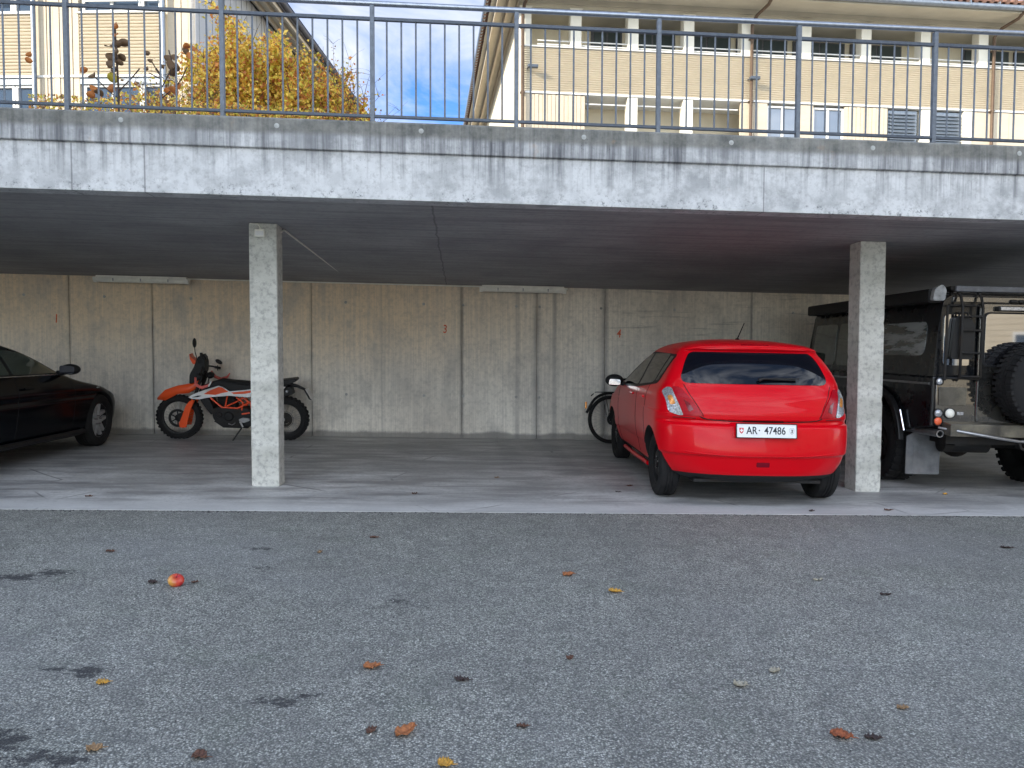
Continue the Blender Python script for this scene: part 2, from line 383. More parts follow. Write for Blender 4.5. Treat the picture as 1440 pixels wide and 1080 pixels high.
M['wood_board'] = louver_mat('pale_timber_boards', (.44,.375,.28), (.57,.49,.375))
M['wood_grey'] = louver_mat('grey_timber_boards', (.33,.34,.36), (.46,.46,.47))
M['white_col'] = simple('white_painted_column', (.70,.67,.58), .7, 0, .05, 4)
M['soffit'] = simple('cream_soffit', (.50,.46,.37), .75, 0, .08, 2)
M['plaster'] = simple('cream_plaster', (.68,.61,.47), .85, 0, .08, 2)
M['copper'] = simple('brown_copper_pipe', (.13,.09,.065), .6, .5, .2, 12)
M['zinc'] = simple('blue_grey_zinc', (.22,.25,.29), .4, .6, .15, 12)
M['roof_tile'] = simple('brown_roof_tile', (.16,.085,.06), .8, 0, .3, 10)
M['roof_dark'] = simple('dark_roof_edge', (.075,.075,.085), .6, .1, .3, 10)
M['white_frame'] = simple('white_window_frame', (.66,.66,.64), .45, 0, .04, 6)
M['ground'] = simple('rough_grass_ground', (.06,.075,.03), .95, 0, .5, 1.5)
M['terrace'] = simple('terrace_paving', (.30,.29,.27), .9, 0, .2, 3)
M['bark'] = simple('dark_bark', (.055,.035,.025), .9, 0, .4, 40)
def leaf(name, a, b, sc=3):
    k = NT(name); g = k.n.new('ShaderNodeNewGeometry'); k.base(k.mix(k.ramp(g.outputs['Random Per Island'], [(.1,0.0),(.9,1.0)]), a, b)); k.rough(.6)
    k.b.inputs['Subsurface Weight'].default_value = 0
    tr = k.n.new('ShaderNodeBsdfTranslucent'); mx = k.n.new('ShaderNodeMixShader'); mx.inputs[0].default_value = .35
    tr.inputs[0].default_value = (*[min(1,x*1.2) for x in b],1); k.link(k.b.outputs[0], mx.inputs[1]); k.link(tr.outputs[0], mx.inputs[2]); k.link(mx.outputs[0], k.out.inputs[0]); return k.m
M['leaf_y'] = leaf('golden_leaves', (.68,.42,.05), (.92,.66,.14))
M['leaf_g'] = leaf('olive_leaves', (.30,.26,.03), (.58,.48,.06))
M['leaf_o'] = leaf('rusty_leaves', (.28,.08,.025), (.62,.26,.06))
M['leaf_b'] = leaf('brown_big_leaves', (.09,.055,.03), (.22,.13,.06))
# ------------------------------------------------------------------ ground
g = MB(); xs = [-80,-30,-12,-6,0,6,12,30,80]; ys = [-80,-20,0,3,6.10]
for a in range(len(xs)-1):
    for b in range(len(ys)-1):
        g.add([(xs[a],ys[b],0),(xs[a+1],ys[b],0),(xs[a+1],ys[b+1],0),(xs[a],ys[b+1],0)], [(0,1,2,3)])
tag(g.build('asphalt_yard', M['asphalt'], shear=True), kind='structure')
g = MB(); g.box(-11.4, 12.9, 6.10, 11.26, -.06, .003)
tag(g.build('concrete_floor', M['floor'], shear=True), kind='structure')
# natural ground: low sheet that reaches the horizon
g = MB(); g.add([(-700,-700,-2.2),(700,-700,-2.2),(700,900,-2.2),(-700,900,-2.2)], [(0,1,2,3)])
tag(g.build('terrain', M['ground']), kind='structure')
# terrace level behind the wall
g = MB(); g.box(-60, 60, 11.56, 90, -2, 2.80)
tag(g.build('upper_terrace', M['terrace']), kind='structure')

# ------------------------------------------------------------------ garage
gar = tag(empty('parking_garage', (0,6.1,0)), 'open fronted concrete parking garage with stained parapet beam and two square pillars', 'garage')
GI = Matrix.Translation((0,-6.1,0))
def gpart(mb, name, mat, **kw):
    o = mb.build(name, mat, None, shear=True, **kw); o.data.transform(GI) if False else None
    o.parent = gar; o.matrix_parent_inverse = gar.matrix_world.inverted(); return o
XL, XR = -11.4, 12.9
# back wall with joints cut as shallow grooves between cast panels
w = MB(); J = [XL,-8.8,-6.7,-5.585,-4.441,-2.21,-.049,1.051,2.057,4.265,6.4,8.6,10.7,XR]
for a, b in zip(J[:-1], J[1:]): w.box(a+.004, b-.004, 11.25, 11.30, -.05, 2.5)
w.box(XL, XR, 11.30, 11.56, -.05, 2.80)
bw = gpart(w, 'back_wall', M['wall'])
# tie holes
for x in (-6.2,-5.1,-3.9,-2.9,-1.72,-.6,-.03,.75,1.09,2.0,3.1,4.9):
    for z in (.62, 1.95):
        t = MB(); t.lathe([(.001,-.004),(.016,-.004),(.020,0),(.020,.01)], 14, Matrix.Translation((x,11.25,z)) @ Matrix.Rotation(PI/2,4,'Z'))
        o = t.build('tie_plug', M['plug' if rng.random()<.6 else 'side_conc'], bw, shear=True); 
def text_mesh(s, size, mat, name, parent, Mx, ext=0.001, font=None, sp=1.0, wt=.012):
    cu = bpy.data.curves.new(name, 'FONT'); cu.body = s; cu.size = size; cu.extrude = ext; cu.align_x = 'CENTER'; cu.align_y = 'CENTER'; cu.space_character = sp; cu.offset = size*wt
    to = bpy.data.objects.new(name+'_tmp', cu); COL.objects.link(to)
    bpy.context.view_layer.update(); dg = bpy.context.evaluated_depsgraph_get()
    me = bpy.data.meshes.new_from_object(to.evaluated_get(dg)); bpy.data.objects.remove(to)
    me.materials.clear(); me.materials.append(mat); me.transform(Mx)
    o = bpy.data.objects.new(name, me); COL.objects.link(o); o.parent = parent; return o
FACE = Matrix.Rotation(PI/2, 4, 'X')      # text plane turned to look at -Y
for s, x, z in (('1',-5.76,1.62),('3',-.29,1.59),('4',2.27,1.58)):
    o = text_mesh(s, .17, M['paint_mark'], 'painted_number', bw, SHEAR @ Matrix.Translation((x,11.2465,z)) @ FACE @ Matrix.Rotation(rng.uniform(-.1,.1),4,'Z') @ Matrix.Diagonal((.75,1.0,1,1)))
    o['label'] = 'orange red %s painted on the concrete' % s
# roof slab, soffit sloping down to the back
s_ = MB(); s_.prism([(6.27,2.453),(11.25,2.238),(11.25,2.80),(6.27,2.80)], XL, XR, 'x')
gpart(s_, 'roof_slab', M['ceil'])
# edge beam: lower face a touch behind the cap, drip groove between
b = MB()
b.prism([(6.085,2.453),(6.27,2.453),(6.27,2.83),(6.085,2.83)], XL, XR, 'x')
b.prism([(6.060,2.822),(6.066,2.815),(6.27,2.831),(6.27,3.03),(6.245,3.055),(6.075,3.05),(6.060,3.035)], XL, XR, 'x')
bm_ = gpart(b, 'parapet_beam', M['beam'], bevel=.004)
for x in (-2.60,-1.44,-.34,.93,2.11,3.27,-3.8,4.5):
    t = MB(); t.lathe([(.001,-.006),(.019,-.003),(.021,0),(.021,.02)], 12, Matrix.Translation((x,6.062,2.985)) @ Matrix.Rotation(PI/2,4,'Z'))
    t.build('mortar_plug', M['plug'], bm_, shear=True)
for (x0, x1) in ((-1.965,-1.715),(3.775,4.025)):
    p = MB()
    base_z = -SL*(x0+x1)/2
    nz_ = 60; r__ = random.Random(int(x0*100)); st_v = []
    def ringp(z):
        c_ = .007; q = []
        for (cx, cy, sx, sy) in ((x0,7.17,1,1),(x1,7.17,-1,1),(x1,7.39,-1,-1),(x0,7.39,1,-1)):
            k_ = c_*r__.uniform(.85,1.15) + (.010 if r__.random() < .06 else 0)
            a_ = (cx+sx*k_, cy, z); b2 = (cx, cy+sy*k_, z)
            q += [b2, a_] if (sx*sy > 0) else [a_, b2]
        return q
    for i in range(nz_+1): p.v += ringp(-.04 + 2.451*i/nz_)
    for i in range(nz_):
        for k in range(8): p.f.append((i*8+k, i*8+(k+1)%8, (i+1)*8+(k+1)%8, (i+1)*8+k)); p.m.append(0)
    p.f += [tuple(range(8))[::-1], tuple(nz_*8+k for k in range(8))]; p.m += [0, 0]
    q = p.build('pillar', M['pillar'], None, shear=True)
    q.parent = gar; q.matrix_parent_inverse = gar.matrix_world.inverted()
for x in (XL, XR-.2):
    p = MB(); p.box(x, x+.2, 6.3, 11.25, -.05, 2.42); gpart(p, 'side_wall', M['side_conc'])
for o in bpy.data.objects:
    if o.parent == bw or o.parent == bm_: o.matrix_parent_inverse = Matrix.Identity(4)
# fluorescent fittings
def fitting(x, y, z, L, label):
    t = tag(empty('ceiling_light', (x, y, z - SL*x), 0, SL), label, 'light', 'fluorescent light fittings')
    h = MB(); h.prism(rpoly([(-.045,0),(.045,0),(.045,-.03),(.02,-.065),(-.02,-.065),(-.045,-.03)], .008, 3), -L/2+.02, L/2-.02, 'x')
    h.build('diffuser', M['lamp_white'], t, smooth=40)
    b_ = MB(); b_.box(-L/2+.01, L/2-.01, -.035, .035, .001, .028); b_.build('mounting_tray', M['lamp_white'], t)
    for s in (-1, 1):
        e = MB(); e.prism(rpoly([(-.05,.004),(.05,.004),(.05,-.034),(.022,-.071),(-.022,-.071),(-.05,-.034)], .008, 3), s*L/2-.025, s*L/2+.025, 'x'); e.build('end_cap', M['lamp_white'], t, smooth=40)
    for s in (-.3, .0, .3):
        c = MB(); c.box(s*L-.008, s*L+.008, -.048, -.043, -.05, -.01); c.build('clip', M['grey_metal'], t)
fitting(-4.50, 11.06, 2.205, 1.24, 'white tube light fitting above the orange motorcycle')
fitting(.83, 11.06, 2.205, 1.20, 'white tube light fitting above the empty middle bay')
jb = tag(empty('junction_box', (-1.86, 7.17, 2.325+SL*1.86)), 'small white cable box at the top of the left pillar', 'junction box')
t = MB(); t.box(-.045,.045,-.035,0,-.04,.03); t.build('box', M['lamp_white'], jb, bevel=.006)
t = MB(); t.box(-.036,.036,-.041,-.0355,-.028,.012); t.build('cover', M['white_plastic'], jb, bevel=.003)
t = MB(); t.tube([(-.09,-.008,.082),(-.02,-.008,.078),(.0,-.012,.05),(0,-.012,.03)], .006, 8); t.build('cable', M['lamp_white'], jb, smooth=40)
c = MB(); c.tube([(-1.712,7.33,2.33+.03),(-1.70,7.40,2.375+.03-.015),(-1.64,11.22,2.235+.02)], .0085, 8)
tag(c.build('cable_conduit', M['lamp_white'], shear=True, smooth=40), 'thin white conduit running from the left pillar back across the ceiling', 'conduit')
c = MB(); c.tube([(-3.95,11.23,2.225),(-1.64,11.23,2.225),(1.5,11.23,2.22)], .010, 8)
tag(c.build('wall_conduit', M['lamp_white'], shear=True, smooth=40), 'white conduit along the joint between back wall and ceiling', 'conduit')

# ------------------------------------------------------------------ railing on the parapet
rl = tag(empty('metal_railing', (0,6.17,3.05)), 'grey galvanised railing with thin balusters on top of the stained parapet', 'railing')
def rpart(mb, name, mat, **kw):
    o = mb.build(name, mat, None, shear=True, **kw); o.parent = rl; o.matrix_parent_inverse = rl.matrix_world.inverted(); return o
RX = [-6.49+.0, -5.345, -4.20, -3.04, -1.875, -.725, .405, 1.545, 2.692, 3.834, 4.98, 6.12]
h = MB(); h.tube([(-6.6,6.17,3.975),(6.3,6.17,3.99)], .021, 16); rpart(h, 'handrail', M['galv_hand'], smooth=40)
h = MB(); h.box(-6.6,6.3,6.155,6.185,3.852,3.875); rpart(h, 'upper_rail', M['galv_dark'])
h = MB(); h.box(-6.6,6.3,6.155,6.185,3.105,3.125); rpart(h, 'lower_rail', M['galv_dark'])
cnt = 0
for i, x in enumerate(RX):
    p = MB(); p.box(x-.017,x+.017,6.150,6.190,3.055,3.965); p.box(x-.045,x+.045,6.125,6.215,3.05,3.06)
    rpart(p, 'post', M['galv'], bevel=.003)
    if i < len(RX)-1:
        nx = RX[i+1]; n = 10
        for j in range(1, n):
            bx = x + (nx-x)*j/n
            if not (-4.1 < bx < 5.2): continue
            q = MB(); q.tube([(bx,6.17,3.11),(bx,6.17,3.86)], .0075, 8)
            rpart(q, 'baluster', M['galv'], smooth=40)

M['alloy'] = simple('polished_alloy', (.62,.63,.65), .3, .6, .1, 20)
# ------------------------------------------------------------------ vehicle tools
def pchip(xs, ys, x):
    xs = np.array(xs, float); ys = np.array(ys, float); x = np.array(x, float)
    h = np.diff(xs); d = np.diff(ys)/h; m = np.zeros_like(ys)
    m[1:-1] = np.where(d[:-1]*d[1:] > 0, 2*d[:-1]*d[1:]/(d[:-1]+d[1:]+1e-12), 0); m[0] = d[0]; m[-1] = d[-1]
    i = np.clip(np.searchsorted(xs, x)-1, 0, len(h)-1); t = (x-xs[i])/h[i]
    return (2*t**3-3*t**2+1)*ys[i] + (t**3-2*t**2+t)*h[i]*m[i] + (-2*t**3+3*t**2)*ys[i+1] + (t**3-t**2)*h[i]*m[i+1]
def car_shell(keys, zs, side=None, NA=22, NS=30, p=2.5):
    K = list(zip(*keys)); kz = K[0]
    cols = [pchip(kz, K[i], zs) for i in range(1, 6)]      # w, yr, yf, ar, af
    vs = []; rings = []
    for zi, z in enumerate(zs):
        w, yr, yf, ar, af = [c[zi] for c in cols]
        half = []
        for i in range(NA+1):
            th = PI/2*i/NA; half.append((w*math.sin(th)**(2/p), yr+ar*(1-max(0,math.cos(th))**(2/p))))
        for i in range(1, NS):
            half.append((w, yr+ar+(yf-af-yr-ar)*i/NS))
        for i in range(NA+1):
            th = PI/2*(1-i/NA); half.append((w*math.sin(th)**(2/p), yf-af*(1-max(0,math.cos(th))**(2/p))))
        if side: half = [(side(x, y, z), y) for x, y in half]
        ring = half + [(-x, y) for x, y in half[-2:0:-1]]
        b = len(vs); vs += [(x, y, z) for x, y in ring]; rings.append((b, len(ring)))
    fs = []
    for (a, n), (b, _) in zip(rings[:-1], rings[1:]):
        for k in range(n): fs.append((a+k, a+(k+1)%n, b+(k+1)%n, b+k))
    n = rings[0][1]
    def cap(b, flip):
        H = n//2                                     # strips across the width
        for k in range(H):
            l0 = b+k; l1 = b+k+1; r0 = b+(n-k)%n; r1 = b+(n-k-1)%n
            f = [l0, l1, r1, r0]; f = list(dict.fromkeys(f))
            if len(f) > 2: fs.append(tuple(f[::-1] if flip else f))
    cap(rings[0][0], False); cap(rings[-1][0], True)
    return vs, fs
def make_body(name, vs, fs, mat, parent, arches=(), under=None, sharp=38, zunder=.2):
    me = bpy.data.meshes.new(name); me.from_pydata(vs, [], fs); me.validate()
    bm = bmesh.new(); bm.from_mesh(me); bmesh.ops.recalc_face_normals(bm, faces=bm.faces); bm.to_mesh(me)
    tree = BVHTree.FromBMesh(bm); bm.free()
    o = bpy.data.objects.new(name, me); COL.objects.link(o)
    me.materials.append(mat); me.materials.append(M['seam'])
    for (y, z, r, w) in arches:
        for s in (-1, 1):
            c = MB(); c.tube([(s*(w-.30), y, z), (s*(w+.3), y, z)], r, 48)
            co_ = c.build('cut', [M['seam']]); co_.data.materials.clear(); co_.data.materials.append(mat); co_.data.materials.append(M['seam'])
            co_.data.polygons.foreach_set('material_index', [1]*len(co_.data.polygons))
            m = o.modifiers.new('b', 'BOOLEAN'); m.object = co_; m.operation = 'DIFFERENCE'; m.solver = 'EXACT'
            bpy.context.view_layer.update(); dg = bpy.context.evaluated_depsgraph_get()
            nm = bpy.data.meshes.new_from_object(o.evaluated_get(dg)); o.modifiers.clear(); o.data = nm; bpy.data.objects.remove(co_)
    me = o.data
    for q in me.polygons:
        if q.normal.z < -.6 and q.center.z < zunder+.12: q.material_index = 1
    me.polygons.foreach_set('use_smooth', [True]*len(me.polygons)); me.set_sharp_from_angle(angle=R(sharp))
    o.parent = parent; o.data.name = name
    return o, tree
def decal(tree, poly, O, U, V, D, name, mat, parent, off=.003, step=.04, depth=.012, smooth=30, label=None):
    # a thin fitted panel: polygon drawn in the (U,V) plane, laid on the body along D
    O, U, V, D = Vector(O), Vector(U), Vector(V), Vector(D).normalized()
    bm = bmesh.new(); vs = [bm.verts.new((a, b, 0)) for a, b in poly]; bm.faces.new(vs)
    xs = [p[0] for p in poly]; ys = [p[1] for p in poly]
    for ax, lo, hi in ((0, min(xs), max(xs)), (1, min(ys), max(ys))):
        k = int((hi-lo)/step)
        for i in range(1, k+1):
            co = [0,0,0]; co[ax] = lo + (hi-lo)*i/(k+1); no = [0,0,0]; no[ax] = 1
            bmesh.ops.bisect_plane(bm, geom=bm.verts[:]+bm.edges[:]+bm.faces[:], plane_co=co, plane_no=no)
    bad = []
    for v in bm.verts:
        P = O + U*v.co.x + V*v.co.y
        h = tree.ray_cast(P, D)
        if h[0] is None: bad.append(v); v.co = P + D*1.0
        else: v.co = h[0] - D*off
    if bad: bmesh.ops.delete(bm, geom=bad, context='VERTS')
    if depth:
        be = [e for e in bm.edges if e.is_boundary]
        r = bmesh.ops.extrude_edge_only(bm, edges=be)
        for v in [q for q in r['geom'] if isinstance(q, bmesh.types.BMVert)]: v.co += D*depth
    bmesh.ops.recalc_face_normals(bm, faces=bm.faces)
    me = bpy.data.meshes.new(name); bm.to_mesh(me); bm.free(); me.materials.append(mat)
    # make sure the sheet faces outwards
    me.polygons.foreach_set('use_smooth', [True]*len(me.polygons)); me.set_sharp_from_angle(angle=R(smooth))
    o = bpy.data.objects.new(name, me); COL.objects.link(o); o.parent = parent
    if label: o['label'] = label
    return o
def strip(tree, line, O, U, V, D, r, name, mat, parent, off=.0, n=6, step=.03):
    O, U, V, D = Vector(O), Vector(U), Vector(V), Vector(D).normalized(); pts = []
    for a, b in zip(line[:-1], line[1:]):
        L = math.dist(a, b); k = max(1, int(L/step))
        for i in range(k + (b == line[-1])):
            t = i/k; P = O+U*(a[0]+(b[0]-a[0])*t)+V*(a[1]+(b[1]-a[1])*t); h = tree.ray_cast(P, D)
            if h[0] is not None: pts.append(h[0]-D*off)
    m = MB()
    if len(pts) > 1: m.tube(pts, r, n)
    return m.build(name, mat, parent, smooth=60)
SIDEL = dict(O=(-3,0,0), U=(0,1,0), V=(0,0,1), D=(1,0,0))
SIDER = dict(O=(3,0,0), U=(0,1,0), V=(0,0,1), D=(-1,0,0))
REAR = dict(O=(0,-4,0), U=(1,0,0), V=(0,0,1), D=(0,1,0))
FRONT = dict(O=(0,8,0), U=(1,0,0), V=(0,0,1), D=(0,-1,0))
TOP = dict(O=(0,0,5), U=(1,0,0), V=(0,1,0), D=(0,0,-1))
def wheel(parent, c, r, w, rr, side, rim_mat, spokes=5, style='alloy', rot=None, lugs=0, name='wheel', ang=.2):
    B = Matrix.Translation(c) @ (rot or Matrix.Identity(4)) @ Matrix.Diagonal((side,1,1,1))
    t = MB(); h = w/2
    t.lathe([(rr,-h*.85),(rr+.012,-h*.98),(rr+.03,-h*1.03),((r+rr)/2,-h*1.08),(r-.03,-h*1.0),(r-.008,-h*.86),(r,-h*.6),(r,-h*.33),(r-.007,-h*.31),(r-.007,-h*.27),(r,-h*.25),(r,-.006),(r-.007,-.004),(r-.007,.004),(r,.006),
             (r,h*.25),(r-.007,h*.27),(r-.007,h*.31),(r,h*.33),(r,h*.6),(r-.008,h*.86),(r-.03,h*1.0),((r+rr)/2,h*1.08),(rr+.03,h*1.03),(rr+.012,h*.98),(rr,h*.85),(rr-.02,h*.7),(rr-.02,-h*.7)], 56, B, closed=True)
    if lugs:
        for k in range(lugs):
            for s_, ph in ((-1,0),(1,.5)):
                a = 2*PI*(k+ph)/lugs; Mx = B @ Matrix.Rotation(a,4,'X')
                t.box(s_*h*.45, s_*h*1.04, -PI*r/lugs*.52, PI*r/lugs*.52, r-.022, r+.006, M=Mx)
                t.box(min(s_*h*.08,s_*h*.38), max(s_*h*.08,s_*h*.38), -PI*r/lugs*.6, PI*r/lugs*.6, r-.012, r+.005, M=Mx @ Matrix.Rotation(.03,4,'X'))
    W_ = t.build(name, M['black_rubber'], parent, smooth=35)
    q = MB(); e = h*.72
    q.lathe([(rr+.004,e+.012),(rr-.006,e+.003),(rr-.014,e+.004)], 48, B); q.lathe([(rr-.014,e+.003),(rr-.022,e-.03),(rr-.035,-e)], 48, B, mi=1)
    q.lathe([(rr-.03,-e*.2),(.09,-e*.2)], 40, B, mi=1)
    if style == 'alloy':
        for k in range(spokes):
            for d in (-ang/2, ang/2) if ang else (0,):
                a = 2*PI*k/spokes
                Mx = B @ Matrix.Rotation(a,4,'X')
                y0, y1 = d*.18, d*(rr-.02)
                wd = .017
                q.add([Mx @ Vector(v) for v in ((e-.02,y0-wd*1.3,.03),(e-.02,y0+wd*1.3,.03),(e-.006,y1+wd,rr-.012),(e-.006,y1-wd,rr-.012),
                      (e-.055,y0-wd*1.5,.03),(e-.055,y0+wd*1.5,.03),(e-.04,y1+wd*1.4,rr-.012),(e-.04,y1-wd*1.4,rr-.012))],
                      [(0,1,2,3),(7,6,5,4),(0,4,5,1),(1,5,6,2),(2,6,7,3),(3,7,4,0)])
        q.lathe([(.001,e-.008),(.028,e-.010),(.048,e-.018),(.062,e-.06)], 28, B)
    else:
        q.lathe([(rr-.012,e-.02),(rr-.03,e-.045),(rr*.72,e-.03),(rr*.55,e-.002),(rr*.36,e+.0),(rr*.30,e-.03),(.04,e-.03),(.036,e+.005),(.001,e+.008)], 40, B)
        for k in range(14):
            a = 2*PI*k/14; Mx = B @ Matrix.Rotation(a,4,'X'); q.lathe([(.001,0),(.016,0)], 10, Mx @ Matrix.Translation((e-.027,0,rr*.76)), mi=1)
    rim = q.build('rim', [rim_mat, M['seam']], W_, smooth=30)
    nm = MB()
    for k in range(5):
        a = 2*PI*k/5; Mx = B @ Matrix.Rotation(a,4,'X'); nm.tube([Mx @ Vector((e-.03,0,.055)), Mx @ Vector((e+.008,0,.055))], .010, 6)
    nm.build('wheel_nuts', M['chrome'] if style != 'alloy' else M['grey_metal'], W_)
    return W_
def arrow(h): return h
# ------------------------------------------------------------------ red hatchback
red = tag(empty('red_hatchback', (2.535, 6.90, -SL*2.535+.003), -R(2.6), SL), 'small red hatchback parked nose in between the pillars, seen from behind', 'car')
#        z    w     yr    yf   ar   af
KEY = [(.20,.66,-.44,3.00,.50,.5),(.235,.73,-.53,3.08,.50,.5),(.29,.780,-.580,3.13,.50,.55),(.40,.822,-.604,3.17,.48,.60),(.435,.828,-.612,3.17,.48,.60),(.455,.838,-.632,3.17,.47,.60),(.52,.841,-.628,3.18,.46,.6),(.60,.843,-.618,3.17,.45,.6),
       (.675,.844,-.604,3.14,.44,.6),(.70,.844,-.592,3.10,.44,.62),(.712,.844,-.548,3.08,.44,.62),(.735,.844,-.545,3.05,.44,.62),(.75,.843,-.565,3.02,.44,.62),(.79,.843,-.566,2.96,.44,.64),(.86,.840,-.545,2.75,.44,.6),(.93,.830,-.525,2.45,.43,.5),(.98,.812,-.500,2.15,.42,.42),(1.03,.786,-.465,1.98,.34,.36),
       (1.06,.770,-.450,1.90,.30,.33),(1.15,.728,-.402,1.66,.26,.30),(1.25,.675,-.338,1.38,.25,.28),(1.328,.628,-.276,1.15,.25,.26),(1.340,.618,-.292,1.10,.25,.25),(1.350,.610,-.304,1.06,.25,.25),(1.362,.592,-.306,1.02,.28,.24),(1.375,.570,-.296,.97,.30,.24),
       (1.390,.535,-.262,.92,.33,.24),(1.405,.485,-.18,.86,.36,.24),(1.420,.415,-.06,.78,.33,.24),(1.433,.33,.08,.68,.25,.2),(1.442,.23,.22,.58,.12,.14),(1.447,.12,.32,.48,.07,.07)]
def side_red(x, y, z):
    if z < .80:
        for yc in (0, 2.43):
            x += math.copysign(.014*math.exp(-((y-yc)/.38)**2)*min(1, max(0, (z-.2)/.3)), x) if abs(x) > .6 else 0
        # door waist tuck
        if abs(x) > .7: x -= math.copysign(.022*math.exp(-((z-.42)/.12)**2)*math.exp(-((y-1.2)/.75)**4), x)
    if abs(x) > .5 and z > .5: x *= 1 - .010*max(0, y-1.4)
    return x
zs = sorted(set([round(float(v), 4) for v in np.concatenate([np.linspace(.20,.41,9), np.linspace(.425,.47,6), np.linspace(.50,.66,6), np.linspace(.675,.80,14), np.linspace(.82,1.325,22), np.linspace(1.333,1.447,16)])]))
vs, fs = car_shell(KEY, zs, side_red)
body, T = make_body('body', vs, fs, M['red'], red, arches=((0,.305,.335,.84),(2.43,.305,.335,.84)))
VD = (math.sin(R(16)), math.cos(R(16)), 0)
def OBL(s):   # oblique view on a rear corner, s=-1 left
    return dict(O=(-VD[0]*4*(-s), -VD[1]*4, 0), U=(VD[1]*(-s), -VD[0], 0), V=(0,0,1), D=(VD[0]*(-s), VD[1], 0))
# rear window with black surround
rw = rpoly([(-.680,1.048),(.630,1.048),(.560,1.235),(.510,1.322),(-.555,1.322),(-.610,1.235)], [.09,.09,.05,.10,.10,.05], 8)
decal(T, rw, name='rear_window', mat=M['glass'], parent=red, off=.004, **REAR)
# side glass, doors split by a pillar
for s, S_ in ((-1, SIDEL), (1, SIDER)):
    fw = rpoly([(1.80,.945),(1.02,1.285),(.90,1.30),(.86,1.30),(.86,.985)], [.03,.08,.03,.02,.02])
    rwn = rpoly([(.80,.985),(.80,1.30),(.15,1.30),(.10,1.285),(.20,1.03)], [.02,.02,.03,.03,.05])
    rq = rpoly([(.155,1.045),(.06,1.28),(-.08,1.272),(.03,1.06)], .015)
    base = rpoly([(1.90,.925),(1.04,1.305),(.88,1.318),(-.10,1.295),(-.125,1.27),(.02,1.025),(.86,.955)], [.03,.06,.03,.03,.02,.06,.03])
    bb = decal(T, base, name='window_surround', mat=M['black_plastic'], parent=red, off=.002, **S_)
    for q in (fw, rwn, rq): decal(T, q, name='side_window', mat=M['glass'], parent=red, off=.0045, depth=.004, **S_)
    # lamps
    o = OBL(s)
    redp = rpoly([(-.62,1.014),(-.545,1.014),(-.42,.885),(-.335,.768),(-.50,.774),(-.54,.86)], [.02,.03,.05,.02,.02,.05], 4)
    clr = rpoly([(-.715,.972),(-.660,1.010),(-.62,1.006),(-.550,.87),(-.505,.776),(-.54,.770),(-.640,.800),(-.665,.90)], [.03,.03,.02,.03,.01,.02,.03,.05], 4)
    lm = decal(T, redp, name='tail_lamp', mat=M['lens_red'], parent=red, off=.010, depth=.014, step=.03, **o)
    decal(T, clr, name='clear_lens', mat=M['lens_clear'], parent=lm, off=.013, depth=.016, step=.03, **o)
    amb = rpoly([(-.655,.93),(-.615,.945),(-.575,.87),(-.62,.855)], .015, 3)
    decal(T, amb, name='indicator_lens', mat=M['lens_amber'], parent=lm, off=.0155, depth=.004, step=.03, **o)
    drk = rpoly([(-.51,.91),(-.46,.88),(-.42,.825),(-.46,.805)], .01, 3)
    decal(T, drk, name='reflector', mat=simple('dark_red_reflector', (.16,.0,.01), .1) if s < 0 else bpy.data.materials['dark_red_reflector'], parent=lm, off=.0125, depth=.003, step=.03, **o)
    # panel gaps
    for ln in ([(.80,.97),(.83,.62),(.80,.27)], [(.29,1.02),(.33,.86),(.36,.72),(.30,.55),(.28,.45)], [(1.90,.93),(1.98,.70),(1.93,.28)], [(1.93,.255),(.42,.255)]):
        ln = spline([(a,b,0) for a,b in ln], 5); strip(T, [(p.x,p.y) for p in ln], r=.0035, name='panel_gap', mat=M['seam'], parent=red, off=-.001, **S_)
    for y in (.98,.42):
        h = strip(T, [(y-.08,.885),(y+.07,.88)], r=.011, name='door_handle', mat=M['red'], parent=red, off=.022, n=8, **S_)
    # door mirror
    mm = MB(); mm.ball((s*.935,1.70,.985), 1, 14, sc=(.105,.055,.07)); mo = mm.build('door_mirror', M['black_plastic'], red, smooth=60)
    mm = MB(); mm.tube([(s*.80,1.72,.945),(s*.88,1.72,.955)], [.03,.022], 10); mm.build('mirror_arm', M['black_plastic'], mo, smooth=50)
    mm = MB(); mm.prism(rpoly([(-.074,-.046),(.060,-.048),(.060,.012),(-.060,.02)], .02), -.004, .0, 'y', M=Matrix.Translation((s*.935,1.646,.982))); mm.build('mirror_glass', M['chrome'], mo, smooth=40)
    mm = MB(); mm.tube([(s*.755,.52,.215),(s*.765,1.2,.212),(s*.755,1.9,.215)], .022, 8); mm.build('sill', M['red'], red, smooth=50)
# hatch outline, bumper seams
hl = spline([(-.50,1.03,0),(-.53,.98,0),(-.575,.90,0),(-.545,.80,0),(-.52,.765,0),(-.46,.748,0),(-.30,.738,0),(0,.733,0),(.30,.738,0),(.46,.748,0),(.52,.765,0)], 6)
strip(T, [(p.x,p.y) for p in hl[18:]], r=.006, name='hatch_gap', mat=M['seam'], parent=red, off=-.002, **REAR)
hp = MB()
